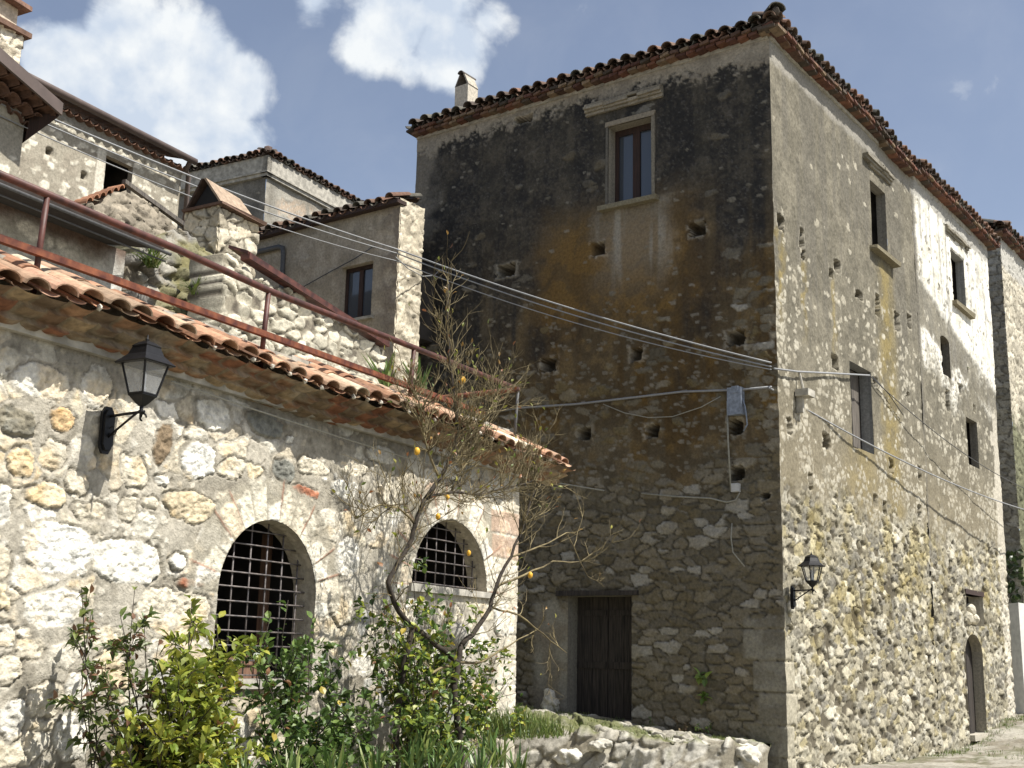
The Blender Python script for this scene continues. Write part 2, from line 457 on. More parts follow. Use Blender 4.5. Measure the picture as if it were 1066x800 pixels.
def room(mb, fr, o, d0, d1, grow=.25, col=(.05, .045, .04)):
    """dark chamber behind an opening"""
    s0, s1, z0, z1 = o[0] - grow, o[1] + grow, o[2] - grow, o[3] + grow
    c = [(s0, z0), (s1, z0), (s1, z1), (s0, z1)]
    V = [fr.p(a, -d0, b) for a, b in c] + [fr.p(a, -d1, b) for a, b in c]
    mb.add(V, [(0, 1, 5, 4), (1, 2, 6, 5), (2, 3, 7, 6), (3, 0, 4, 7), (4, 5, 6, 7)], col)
def fbox(mb, fr, s0, s1, o0, o1, z0, z1, col=(.5, .5, .5), jit=0):
    mb.box(fr.p((s0 + s1) / 2, (o0 + o1) / 2, (z0 + z1) / 2), fr.u * (s1 - s0) / 2, fr.n * (o1 - o0) / 2, ZV * (z1 - z0) / 2, col, jit)

# ================================================================== SETTING: ground
def ground_z(x, y):
    sR = (x - 3.74) * .58637 + (y - 17) * .81004
    sC = (x + 2.4523) * .48725 + (y - 7.3871) * .87326
    oC = (x + 2.4523) * .87326 - (y - 7.3871) * .48725
    z = .2 * sm(5, 14, y) + .50 * sm(7.2, 11.6, sR) + .02 * np.clip(sR - 11.6, 0, 200)
    z = z + (.36 + .05 * np.clip(sC, -4, 2.5)) * sm(1.5, .9, oC) * sm(5.0, 4.2, sC) * sm(-9, -6, sC)
    z = z + (fbm(x * .9, y * .9, 11, 5) - .5) * .10
    return z
def gax(a0, a1, d, lo, hi):
    c = list(np.arange(a0, a1 + d / 2, d)); s = d
    while c[-1] < hi: s *= 1.35; c.append(c[-1] + s)
    s = d
    while c[0] > lo: s *= 1.35; c.insert(0, c[0] - s)
    return np.array(c)
def build_ground():
    X, Y = np.meshgrid(gax(-5, 14, .09, -900, 900), gax(4, 32, .09, -300, 1500), indexing='ij')
    Zg = ground_z(X, Y)
    sR = (X - 3.74) * .58637 + (Y - 17) * .81004; oR = (X - 3.74) * .81004 - (Y - 17) * .58637
    e, d1, R, ox, oy = cells(X, Y, .42, .34, 31)
    st = sm(.02, .1, e) * (R[0] > .35)
    Zg = Zg + st * .035 * R[1] + (fbm(X * 7, Y * 7, 12, 3) - .5) * .03
    C = lerp3(np.full(X.shape + (3,), (.19, .172, .135)), (.29, .275, .23), st * (.5 + .5 * R[2]))
    C = lerp3(C, (.17, .15, .11), sm(.5, .75, fbm(X * 2.2, Y * 2.2, 14, 4)))
    C = lerp3(C, (.33, .31, .26), .7 * sm(.57, .7, fbm(X * .7 + 4, Y * 2.5, 19, 3)))
    g = sm(.59, .66, fbm(X * 1.2, Y * 1.2, 15, 5) + .16 * sm(.6, 0, np.abs(oR)))
    C = lerp3(C, (.095, .10, .045), g * .7 * sm(.35, .55, fbm(X * 9, Y * 9, 18, 3)))
    n0, n1 = X.shape; idx = np.arange(n0 * n1).reshape(n0, n1)
    q = np.stack([idx[:-1, :-1], idx[1:, :-1], idx[1:, 1:], idx[:-1, 1:]], -1).reshape(-1, 4)
    raw('ground', np.stack([X, Y, Zg], -1).reshape(-1, 3), q, mat_attr('dusty stony ground', var=.3, vscale=20, bump=.8, bscale=60, bdist=.01), None, C.reshape(-1, 3), True, kind='structure')
build_ground()

def build_ledge():
    sv = np.linspace(.2, 5.0, 240); t = np.linspace(0, 1, 170)
    S, T = np.meshgrid(sv, t, indexing='ij')
    fo = .62 + .56 * S + .25 * (fbm(S * 1.7, S * 0, 41, 4) - .5)
    fo = fo * np.sqrt(np.clip((S - .195) / .22, 0, 1))
    tt = .72
    O = np.where(T < tt, fo * T / tt, fo + .25 * (T - tt) / (1 - tt))
    Ztop = .60 + .05 * S + .10 * sm(1.6, 3, S) - .02 * O
    Zv = np.where(T < tt, Ztop, Ztop - (T - tt) / (1 - tt) * (Ztop + .1))
    e, d1, R, ox, oy = cells(S + .3 * T, O + Zv * 1.3, .34, .26, 43, wmin=.6, wmax=1.7)
    st = sm(.0, .12, e) * (R[0] > .3)
    rk = (fbm(S * 5, O * 5 + Zv * 5, 45, 5) - .5)
    H = st * (.02 + .06 * R[1]) + .16 * rk * (.5 + T) + st * ((ox * (R[2] - .5) + oy * (R[3] - .5)) * .12)
    H *= sm(0, .08, T) * sm(5.0, 4.7, S)
    fr = TL
    P = np.array(fr.P) + S[..., None] * np.array(fr.u) + (O + np.where(T >= tt, H, H * .35))[..., None] * np.array(fr.n)
    P[..., 2] = Zv + np.where(T < tt, H, 0)
    C = lerp3(np.full(S.shape + (3,), (.20, .18, .135)), (.48, .46, .40), st * (.25 + .65 * R[3]))
    C = lerp3(C, (.30, .28, .22), sm(.45, .62, fbm(S * 9, O * 9 + Zv * 9, 44, 4)) * .6)
    g = sm(.50, .62, fbm(S * 2.3, O * 2.3, 46, 5) + .05 - .25 * (T > tt))
    C = lerp3(C, (.10, .11, .035), g * .85)
    n0, n1 = S.shape; idx = np.arange(n0 * n1).reshape(n0, n1)
    q = np.stack([idx[:-1, :-1], idx[1:, :-1], idx[1:, 1:], idx[:-1, 1:]], -1).reshape(-1, 4)
    V = list(P.reshape(-1, 3)); Cc = list(C.reshape(-1, 3)); F = [tuple(f) for f in q]
    raw('rock_ledge', V, F, M_rub, None, Cc, True, kind='structure')
build_ledge()

# raised ground the upper houses stand on (behind the low cottage)
mb = MB()
TR0 = CT
for (s0, s1, o0, o1, z) in ((-9, 4.9, -3.5, -1.6, 3.62), (-9, 9.6, -30, -3.5, 3.9)):
    fbox(mb, CT, s0, s1, o0, o1, -.3, z, (.2, .18, .14))
mb.build('upper_ground', M_rub, None, kind='structure')

# ================================================================== COTTAGE with terrace on top
HAND = [(-0.64, 2.85, 0.128, 0.072, 'g'), (-0.33, 2.92, 0.08, 0.076, 'o'), (-0.37, 2.7, 0.092, 0.091, 'c'), (-0.59, 2.63, 0.084, 0.083, 'y'), (-0.18, 2.57, 0.082, 0.075, 'c'), (-0.38, 2.47, 0.128, 0.071, 'y'), (-0.69, 2.37, 0.069, 0.112, 'w'), (-0.06, 2.41, 0.131, 0.05, 'c'), (0.26, 2.7, 0.11, 0.097, 'c'), (0.81, 2.84, 0.15, 0.117, 'W'), (0.51, 2.67, 0.075, 0.034, 'w'), (0.48, 2.9, 0.079, 0.135, 'b'), (0.24, 2.46, 0.07, 0.079, 'c'), (0.77, 2.53, 0.228, 0.097, 'y'), (0.41, 2.53, 0.073, 0.042, 'c'), (-0.5, 3.11, 0.187, 0.094, 'w'), (-0.11, 3.16, 0.121, 0.13, 'w'), (0.91, 3.18, 0.156, 0.1, 'w'), (-0.27, 2.17, 0.247, 0.133, 'W'), (0.26, 2.15, 0.276, 0.135, 'w'), (-0.08, 2.06, 0.04, 0.028, 'W'), (-0.25, 1.84, 0.219, 0.104, 'w'), (-0.45, 1.7, 0.055, 0.034, 'w'), (0.69, 1.85, 0.33, 0.149, 'c'), (0.69, 2.17, 0.068, 0.054, 'w'), (0.95, 2.14, 0.06, 0.049, 'w'), (-0.62, 1.87, 0.06, 0.069, 'y'), (-0.56, 1.67, 0.05, 0.064, 'w'), (-0.4, 1.6, 0.098, 0.06, 'c'), (-0.53, 1.49, 0.094, 0.066, 'c'), (0.84, 2.045, 0.119, 0.022, 'r'), (1.73, 3.13, 0.048, 0.042, 'w'), (2.04, 2.98, 0.178, 0.058, 'c'), (1.68, 2.91, 0.123, 0.083, 'g'), (1.14, 2.84, 0.124, 0.079, 'c'), (1.94, 2.79, 0.157, 0.032, 'r'), (1.38, 2.85, 0.091, 0.05, 'y'), (2.41, 2.86, 0.165, 0.074, 'w'), (2.51, 3.04, 0.219, 0.06, 'c'), (3.05, 2.9, 0.172, 0.117, 'c'), (-0.24, 1.33, 0.135, 0.087, 'c'), (0.03, 1.4, 0.144, 0.082, 'w'), (-0.46, 1.23, 0.089, 0.102, 'w'), (3.68, 2.99, 0.15, 0.08, 'k'), (0.24, 1.5, 0.152, 0.11, 'c'), (-0.03, 1.13, 0.124, 0.134, 'w'), (2.5, 2.35, 0.153, 0.145, 'w'), (2.47, 1.99, 0.152, 0.144, 'c'), (4.99, 1.98, 0.19, 0.16, 'w'), (4.0, 1.94, 0.197, 0.123, 'c'),
        (2.9, 3.2, .2, .07, 'w'), (1.45, 3.2, .2, .08, 'g'), (3.95, 3.22, .22, .07, 'w'), (-1.0, 2.6, .2, .16, 'w'), (-1.1, 2.1, .25, .15, 'c')]
KCOL = {'g': (.22, .22, .19), 'o': (.56, .40, .22), 'c': (.57, .52, .41), 'y': (.60, .51, .35), 'w': (.66, .635, .555), 'W': (.74, .725, .66), 'b': (.22, .165, .105), 'r': (.36, .15, .085), 'k': (.50, .35, .25)}
ARCH1 = (1.085, 2.135, 1.435, 2.535, .53); ARCH2 = (3.40, 4.645, 2.205, 2.80, .595)
def style_cottage(S, Z):
    sh = S.shape
    wx = S + (fbm(S * 11, Z * 11, 101, 5, .68) - .5) * .075; wz = Z + (fbm(S * 11, Z * 11, 111, 5, .68) - .5) * .075
    n = fbm(S * 3, Z * 3, 121, 5); nf = fbm(S * 26, Z * 26, 131, 4)
    C = lerp3(np.full(sh + (3,), (.30, .275, .22)), (.39, .36, .295), sm(.35, .65, n))
    C = lerp3(C, (.20, .18, .14), .7 * sm(.55, .72, fbm(S * 7, Z * 7, 125, 4)))
    H = (n - .5) * .035 + (nf - .5) * .007
    hs = np.full(sh, -1.); hc = np.zeros(sh + (3,)); hr = np.zeros(sh); hx = np.zeros(sh); hz = np.zeros(sh)
    rr = np.random.RandomState(5)
    stones = list(HAND)
    for q in stones:
        cs, cz, a, b, k = q
        dx = wx - cs; dz = wz - cz
        tl = rr.uniform(-.25, .25); dx, dz = dx + dz * tl, dz - dx * tl * .4
        nk = rr.randint(6, 9); th0 = rr.uniform(0, 6.28); d = np.full(sh, -9.)
        for kk in range(nk):
            tt = th0 + 6.2832 * (kk + rr.uniform(-.28, .28)) / nk
            d = np.maximum(d, (dx / a * math.cos(tt) + dz / b * math.sin(tt)) / rr.uniform(.95, 1.18))
        d = np.maximum(d, np.maximum(np.abs(dx) / a, np.abs(dz) / b) * .95)
        sd = (1 - d) * min(a, b)
        m = sd > hs
        hs = np.where(m, sd, hs); hr = np.where(m, rr.rand(), hr); hx = np.where(m, dx / a, hx); hz = np.where(m, dz / b, hz)
        hc[m] = np.array(KCOL[k]) * rr.uniform(.92, 1.06)
    rock = .45 * fbm(S * 11, Z * 11, 141, 5, .6) + .55 * (1 - 2 * np.abs(fbm(S * 17 + n, Z * 22, 145, 5, .6) - .5)) - .2; fac = np.abs(fbm(S * 8, Z * 13, 151, 4) - .5) * 2
    t1, t2 = rr.uniform(-1, 1), rr.uniform(-1, 1)
    hm = sm(0, .007, hs)
    hh = hm * (.007 + .007 * hr + (rock - .5) * .040 - (1 - fac) ** 8 * .008) + hm * .007 * (hx * np.sin(hr * 30) + hz * np.cos(hr * 30))
    # random fill stones
    pal = [(.62, .58, .48), (.58, .53, .41), (.66, .63, .55), (.52, .46, .35), (.58, .52, .40), (.40, .39, .35), (.58, .54, .45), (.62, .59, .50), (.55, .50, .39), (.64, .61, .53), (.60, .57, .48)]
    e, d1, R, ox, oy = cells(S, Z, .27, .19, 161, jit=.9, wmin=.8, wmax=1.5)
    fm = sm(.045, .062, e + (nf - .5) * .05) * (R[0] > .36) * sm(.78, .66, d1) * sm(-.012, -.03, hs)
    fh = fm * (.003 + .006 * R[1] + (rock - .5) * .034 + .007 * (ox * (R[2] - .5) + oy * (R[3] - .5)))
    e2, d2, R2, _, _ = cells(S, Z, .075, .06, 171, wmin=.7, wmax=1.6)
    pm = sm(.05, .16, e2) * (R2[0] > .78) * sm(.5, .4, d2) * (fm < .05) * sm(-.006, -.02, hs)
    C = lerp3(C, pick(R2[1], pal), pm * .65); H = H + pm * (.002 + .005 * R2[2])
    C = lerp3(C, pick(R[2], pal) * (.85 + .25 * R[3])[..., None], fm); H = H * (1 - fm) + fh + .5 * H * fm
    C = lerp3(C, hc, hm); H = H * (1 - hm) + hh
    gap = sm(-.012, -.003, hs) * (1 - hm) * (fbm(S * 3.3, Z * 3.3, 177, 3) > .5); H -= gap * .012; C = lerp3(C, (.16, .14, .105), gap * .5)
    gp2 = (1 - sm(.0, .022, e)) * (1 - hm) * (hs < -.02) * (R[0] > .26) * (fbm(S * 3, Z * 3, 178, 3) > .52); H -= gp2 * .010; C = lerp3(C, (.18, .155, .115), gp2 * .5)
    # orange weathering and grey dirt on stone
    C = lerp3(C, C * np.array((1.0, .84, .62)), .6 * sm(.56, .70, fbm(S * 4.5, Z * 4.5, 181, 4)) * np.maximum(hm, fm))
    C = lerp3(C, C * .58, .75 * sm(.52, .68, fbm(S * 14, Z * 14, 191, 5)) * np.maximum(hm, fm))
    # voussoirs of the two arches
    for (q, zs) in ((ARCH1, 2.005), (ARCH2, 2.205)):
        cx = (q[0] + q[1]) / 2; rx = (q[1] - q[0]) / 2; rz = q[4]
        ex = (S - cx) / rx; ez = (Z - zs) / rz
        rho = np.hypot(ex, ez); th = np.arctan2(ez, ex)
        W_ = 13; k = th / math.pi * W_; kk = np.floor(k); fr_ = k - kk
        hv = np.random.RandomState(int(cx * 10)).rand(64)[(kk.astype(int)) & 63]
        rmax = 1.18 + .42 * np.random.RandomState(int(cx * 20)).rand(64)[(kk.astype(int)) & 63] + (fbm(S * 9, Z * 9, 199, 3) - .5) * .25
        ring = (rho > 1) & (ez > -.02)
        m = ring * sm(rmax, rmax - .06, rho) * sm(.0, .10, fr_) * sm(1, .90, fr_)
        vc = pick(hv, [(.60, .56, .45), (.56, .51, .40), (.62, .58, .48), (.63, .60, .52), (.58, .50, .37)])
        vc = vc * (.6 + .75 * fbm(S * 12, Z * 12, 195, 3))[..., None]
        ringm = ring * sm(1.62, 1.5, rho)
        C = lerp3(C, (.30, .275, .215), ringm * .85); H = H * (1 - ringm * .8)
        C = lerp3(C, vc, m * sm(.36, .46, fbm(S * 5, Z * 5, 198, 4))); H = H + m * (.004 + .006 * hv + (rock - .5) * .03)
        bj = ring * sm(.07, .03, np.abs(fr_ - .05)) * sm(1.05, 1.1, rho) * sm(1.62, 1.5, rho) * (hv > .35)      # thin brick slips in the joints
        C = lerp3(C, (.27, .155, .105), bj * .85); H = H + bj * .006
    # squared stones and bricks at the right-hand corner
    cz = np.floor(Z / .23); off = np.random.RandomState(9).rand(64)[cz.astype(int) & 63]
    q = sm(4.92 - .25 * off, 4.95 - .25 * off, S)
    fz = Z / .23 - cz
    cm = q * sm(.02, .09, fz) * sm(1, .93, fz)
    C = lerp3(C, lerp3(np.full(sh + (3,), (.60, .55, .44)), (.45, .29, .20), (off > .85) * 1.), cm * .55)
    H = H * (1 - q * .4) + cm * .006
    # top of the wall: darker and smoother below the tiles, darker towards the foot
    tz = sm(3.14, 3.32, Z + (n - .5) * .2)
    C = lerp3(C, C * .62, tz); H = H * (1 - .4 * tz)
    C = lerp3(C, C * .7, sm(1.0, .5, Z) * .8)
    return H, C
HC = (5.215, 11.95)
cottage = thing('stone_cottage', 'low cream rubble cottage with two arched barred windows and a terracotta eave', 'cottage', CT.p(1.6, 0, .4))
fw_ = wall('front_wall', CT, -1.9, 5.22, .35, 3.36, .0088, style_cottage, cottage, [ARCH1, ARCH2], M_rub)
CE = Frame(CT.p(5.22, 0, 0), VC, UC)
def style_plain(col, col2, seed, cw=.24, ch=.13, amount=1., amp=.03, mort=(.24, .22, .175)):
    def f(S, Z):
        n = fbm(S * 2.5, Z * 2.5, seed, 5)
        e, d1, R, ox, oy = cells(S, Z, cw, ch, seed + 7, wmin=.7, wmax=1.5)
        m = sm(.015, .06, e) * (R[0] < amount)
        rock = fbm(S * 13, Z * 13, seed + 9, 5)
        H = (n - .5) * .03 + m * (.005 + amp * .45 * R[1] + (rock - .5) * amp * 1.0 + (ox * (R[2] - .5) + oy * (R[3] - .5)) * amp * .8)
        C = lerp3(np.full(S.shape + (3,), mort), np.array(mort) * .7, sm(.4, .7, fbm(S * 6, Z * 6, seed + 3, 4)))
        C = lerp3(C, lerp3(np.full(S.shape + (3,), col), col2, R[3]) * (.72 + .5 * R[2])[..., None], m)
        C = lerp3(C, C * .6, .6 * sm(.5, .7, rock))
        return H, C
    return f
wall('side_wall', CE, 0, 3.6, .2, 3.36, .03, style_plain((.50, .45, .35), (.42, .38, .3), 201), cottage, material=M_rub)

# eave: two corbelled courses of half-round tiles, then pans and covers
def tcol(base=None, v=.3):
    b = base or RNG.choice([(.34, .19, .115), (.31, .165, .10), (.36, .21, .13), (.28, .16, .105), (.33, .20, .135), (.38, .25, .165), (.32, .23, .155)])
    k = RNG.uniform(1 - v, 1 + v)
    return tuple(c * k for c in b)
mb = MB()
s = -2.55; row = 0
UPT = (-NC * .905 + ZV * .425)          # up the slope of the eave
MT = (NC * .425 + ZV * .905)
nt_ = int((5.92 + 2.55) / .19)
for i in range(nt_):
    s = -2.55 + .19 * i + RNG.uniform(-.012, .012)
    sag = -.02 * math.sin(i * .35) - .012 * math.sin(i * .9)
    for k in range(2):
        base = CT.p(s + RNG.uniform(-.006, .006), .30 - k * .31 + RNG.uniform(-.02, .02), 3.55 + sag + k * .148 + RNG.uniform(-.008, .008))
        c_ = tcol() if RNG.random() > .06 else tcol((.50, .42, .30))
        mb.coppo(base, (UPT + UC * RNG.uniform(-.05, .05)).normalized(), UC, MT, .40, .088, .078, .012, 1, c_, flat=.62)
        base = CT.p(s + .095, .285 - k * .31 + RNG.uniform(-.015, .015), 3.545 + sag + k * .148)
        mb.coppo(base, UPT, UC, MT, .40, .074, .080, .009, -1, tcol(), flat=.30)
        if k == 0 and RNG.random() < .3:
            mb.blob(CT.p(s + .095, .27, 3.53 + sag), .02, (.50, .47, .40), 1, .3)
mb.build('eave_tiles', M_tile, cottage)
def build_corbel():                                            # stepped courses of half-round tiles bedded in mortar
    sv = np.arange(-2.6, 5.9, .011); rows = 3; tv = np.concatenate([k / rows + np.array([0, .12, .24, .36, .48, .6, .72, .84, .93, .985, .999]) / rows for k in range(rows)])
    S, T = np.meshgrid(sv, tv, indexing='ij')
    k = np.minimum((T * rows).astype(int), rows - 1); f = T * rows - k
    wob = (fbm(S * 2.2, k * 7.7, 221, 3) - .5) * .12
    q = (S + wob) / .19 + .5 * (k % 2); ci = np.floor(q).astype(int); c = q - ci - .5
    hv = np.random.RandomState(31).rand(5, 256)
    tid = (ci * 3 + k * 67) & 255
    bump = np.sqrt(np.maximum(0, .245 - c * c)) * 2 * (.030 + .022 * hv[0, tid])
    H = bump * (.55 + .45 * f) + .030 * f * (.4 + .9 * hv[1, tid]) + (fbm(S * 16, T * 9, 223, 4) - .5) * .022
    O = -.01 + .255 * T; Zs = 3.345 + .185 * T - .02 * np.sin((S + 2.55) / .19 * .35)
    P = np.array(CT.P) + S[..., None] * np.array(UC) + (O + H * .62)[..., None] * np.array(NC); P[..., 2] += Zs - H * .78 + .02
    pal = [(.20, .115, .065), (.16, .10, .06), (.24, .14, .08), (.18, .13, .08), (.27, .20, .12), (.20, .09, .05), (.14, .10, .065)]
    C = pick(hv[2, tid], pal) * (.7 + .6 * fbm(S * 12, T * 8, 225, 4))[..., None]
    C = lerp3(C, (.21, .175, .12), sm(.40, .46, np.abs(c)) * .9); C = lerp3(C, (.24, .20, .145), .7 * sm(.52, .64, fbm(S * 5, T * 3, 227, 4)))
    n0, n1 = S.shape; idx = np.arange(n0 * n1).reshape(n0, n1)
    F = np.stack([idx[:-1, :-1], idx[1:, :-1], idx[1:, 1:], idx[:-1, 1:]], -1).reshape(-1, 4)
    raw('corbel_tiles', P.reshape(-1, 3), F, M_tile, cottage, C.reshape(-1, 3), True)
build_corbel()
mb = MB()
fbox(mb, CT, -2.6, 5.30, -.2, .05, 3.34, 3.50, (.2, .17, .13))
for i in range(40):
    s = -2.6 + i * .197
    fbox(mb, CT, s, s + .2, -.34, -.175 + RNG.uniform(-.015, .015), 3.60, 3.83 + RNG.uniform(-.01, .012), (.40, .38, .32), .006)
fbox(mb, CT, -2.6, 5.25, -3.4, -.32, 3.5, 3.66, (.3, .28, .23))
mb.build('terrace_slab', M_conc, cottage)

# windows of the cottage
def grille_mesh(fr, o, off, ns, nz, r=.0068):
    mb = MB(); s0, s1, z0, z1, ah = o; c = (s0 + s1) / 2; hw = (s1 - s0) / 2
    for i in range(ns):
        s = s0 + (s1 - s0) * (i + .5) / ns
        e = (s - c) / hw
        zt = z1 - ah + ah * math.sqrt(max(0, 1 - e * e))
        mb.tube([fr.p(s, off, z0 + .005), fr.p(s + RNG.uniform(-.004, .004), off, zt)], r, 6)
    for j in range(nz):
        z = z0 + .03 + (z1 - z0 - .05) * j / (nz - .4)
        a = (z - (z1 - ah)) / ah
        h = hw * (math.sqrt(max(0, 1 - a * a)) if a > 0 else 1)
        mb.tube([fr.p(c - h, off + .014, z), fr.p(c + h, off + .014, z)], r * .9, 6)
    return mb
for (o, nsz, lab) in ((ARCH1, (6, 11), 'tall arched window with brown shutter behind the grille'), (ARCH2, (8, 6), 'small arched window with half-round barred opening')):
    mb = MB(); reveal(mb, CT, o, .20, (.42, .375, .29))
    w = mb.build('window', M_rub, cottage, label=lab)
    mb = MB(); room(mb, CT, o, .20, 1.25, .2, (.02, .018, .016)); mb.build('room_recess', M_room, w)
    grille_mesh(CT, o, -.115, *nsz).build('grille', M_grille, w, True)
    mb = MB(); fbox(mb, CT, o[0] - .05, o[1] + .06, -.26, .035, o[2] - .055, o[2] + .003, (.5, .48, .42), .005); mb.build('sill', M_conc, w)
    if o is ARCH1:
        mb = MB(); g = MB()
        fbox(mb, CT, 1.05, 2.17, -.50, -.45, 1.43, 1.60)
        fbox(mb, CT, 1.05, 2.17, -.50, -.46, 1.40, 1.435)
        for (a, b) in ((1.06, 1.12), (1.52, 1.59), (2.10, 2.16)): fbox(mb, CT, a, b, -.51, -.455, 1.6, 2.5)
        for j in range(14):
            z = 1.62 + j * .062
            fbox(mb, CT, 1.12, 1.30, -.495, -.470, z, z + .052, jit=.004)
        for j in range(14):
            z = 1.62 + j * .062
            fbox(mb, CT, 1.36, 1.53, -.505, -.485, z, z + .05)
        mb.build('shutter', M_brownwood, w)
mb = MB()          # stone boss that sticks out of the wall near the tree
P_ = CT.p(4.02, .06, 1.80)
mb.tube([CT.p(4.02, -.05, 1.80), CT.p(4.02, .12, 1.79), CT.p(4.02, .15, 1.79)], [.125, .12, .09], 14, (.42, .39, .32)); mb.tube([CT.p(4.02, .1, 1.79), CT.p(4.02, .156, 1.79)], [.06, .055], 12, (.30, .27, .2))
mb.build('spout_stone', M_conc, cottage, True)

# railing on the terrace
rail = thing('terrace_railing', 'rust red pipe railing along the edge of the cottage terrace', 'railing', CT.p(2.2, -.1, 3.84))
mb = MB(); mb.tube([CT.p(-3, 0, 4.225), CT.p(.5, 0, 4.20), CT.p(1.4, 0, 4.175), CT.p(3.3, 0, 4.195), CT.p(5.16, 0, 4.208)], .025, 10); mb.build('top_rail', M_rail, rail, True)
mb = MB()
P0 = CT.p(5.16, 0, 4.208)
mb.tube([P0, P0 + VC * 1.5 - ZV * .02, P0 + VC * 3.1 - ZV * .03], .026, 10); mb.build('side_rail', M_rust, rail, True)
mb = MB(); mb.box(CT.p(.75, 0, 3.845), UC * 3.75, NC * .020, ZV * .021)
mb.build('bottom_rail', M_rust, rail)
for (sp, zt) in ((-2.4, 4.22), (-.605, 4.215), (1.393, 4.175), (3.3, 4.195)):
    mb = MB(); mb.tube([CT.p(sp, -.03, 3.6), CT.p(sp, 0, zt)], .019, 8); mb.build('post', M_rail, rail, True)
mb = MB(); mb.tube([CT.p(5.13, -.02, 3.6), CT.p(5.16, 0, 4.2)], .014, 8); mb.build('post', M_wired, rail, True)

# ================================================================== WALL LANTERNS
def lantern(name_label, fr, s, z, a, sc, wall_o=.0, six=False):
    """s, z: foot of the back plate's middle; a: reach of the arm"""
    t = thing('wall_lantern', name_label, 'lantern', fr.p(s, wall_o, z), 'iron lanterns on the walls')
    u, n = fr.u, fr.n
    def q(x, o, zz): return fr.p(s, wall_o, z) + u * x * sc + n * o * sc + ZV * zz * sc
    mb = MB()
    w, h, d = .055, .17, .022
    for (ww, hh, o0, o1) in ((w, h, 0, d), (w * .8, h * .85, d, d * 2)):
        pts = [(-ww * .5, -hh), (ww * .5, -hh), (ww, -hh * .72), (ww, hh * .72), (ww * .5, hh), (-ww * .5, hh), (-ww, hh * .72), (-ww, -hh * .72)]
        V = [q(x, o0, zz) for x, zz in pts] + [q(x, o1, zz) for x, zz in pts]
        mb.add(V, [tuple(range(8)), tuple(range(15, 7, -1))] + [(i, (i + 1) % 8, 8 + (i + 1) % 8, 8 + i) for i in range(8)], (0, 0, 0))
    mb.build('back_plate', M_iron, t)
    ar = a / sc
    mb = MB()
    mb.tube([q(0, .03, .10), q(0, ar * .5, .105), q(0, ar + .03, .11)], .011 * sc, 8)
    mb.tube([q(0, .04, -.05), q(0, ar * .35, .0), q(0, ar * .75, .08), q(0, ar - .01, .12)], .009 * sc, 8)
    cur = [q(0, ar + .02 + .035 * math.cos(k * .55) * (1 - k * .05), .075 + .035 * math.sin(k * .55) * (1 - k * .05) - .01) for k in range(9)]
    mb.tube(cur, .007 * sc, 6)
    cur = [q(0, .07 + .05 * math.cos(-k * .5) * (1 - k * .06), -.0 + .05 * math.sin(-k * .5) * (1 - k * .06)) for k in range(12)]
    mb.tube(cur, .004 * sc, 6)
    mb.tube([q(0, ar, .07), q(0, ar, .16)], [.011 * sc, .016 * sc], 8)
    mb.build('arm', M_iron, t, True)
    # body: base cup, four posts, roof
    nn = 6 if six else 4
    ro = math.atan2(u.y, u.x) + (math.pi / 4 if not six else .2)
    B = q(0, ar, 0)
    def ring(r, zz): return [B + Vector((math.cos(ro + 2 * math.pi * k / nn) * r * sc, math.sin(ro + 2 * math.pi * k / nn) * r * sc, zz * sc)) for k in range(nn)]
    def loft(mb, prof):
        V = []; F = []
        for r, zz in prof: V += ring(r, zz)
        for i in range(len(prof) - 1):
            for k in range(nn): F.append((i * nn + k, i * nn + (k + 1) % nn, (i + 1) * nn + (k + 1) % nn, (i + 1) * nn + k))
        F.append(tuple(range(nn))[::-1]); F.append(tuple(range((len(prof) - 1) * nn, len(prof) * nn)))
        mb.add(V, F, (0, 0, 0))
    mb = MB(); loft(mb, [(.02, .15), (.045, .17), (.088, .215), (.100, .222), (.100, .235)])
    b0, b1 = ring(.095, .235), ring(.158, .455)
    for k in range(nn): mb.tube([b0[k], b1[k]], .0085 * sc, 6)
    for k in range(nn):
        mb.tube([b1[k], b1[(k + 1) % nn]], .008 * sc, 6); mb.tube([b0[k], b0[(k + 1) % nn]], .008 * sc, 6)
    mb.build('cage', M_iron, t)
    mb = MB(); loft(mb, [(.205, .448), (.213, .456), (.17, .485), (.125, .52), (.108, .555), (.098, .575), (.102, .585), (.06, .612), (.02, .625)])
    mb.build('cap', M_iron, t)
    mb = MB(); mb.lathe(B + ZV * .62 * sc, [(.004 * sc, 0), (.016 * sc, .012 * sc), (.006 * sc, .024 * sc), (.005 * sc, .05 * sc)], 8); mb.build('finial', M_iron, t, True)
    g0, g1 = ring(.090, .24), ring(.152, .45)
    for k in range(nn):
        mb = MB(); mb.add([g0[k], g0[(k + 1) % nn], g1[(k + 1) % nn], g1[k]], [(0, 1, 2, 3)], (1, 1, 1)); mb.build('glass_panel', M_lglass, t)
    mb = MB(); mb.lathe(B + ZV * .235 * sc, [(.02 * sc, 0), (.022 * sc, .05 * sc), (.016 * sc, .055 * sc), (.017 * sc, .15 * sc), (.008 * sc, .165 * sc)], 10); mb.build('lamp_bulb', M_plastic, t, True)
    return t
lantern('large black lantern on a scrolled arm under the cottage tile eave', CT, -.03, 2.90, .285, .84, .03)

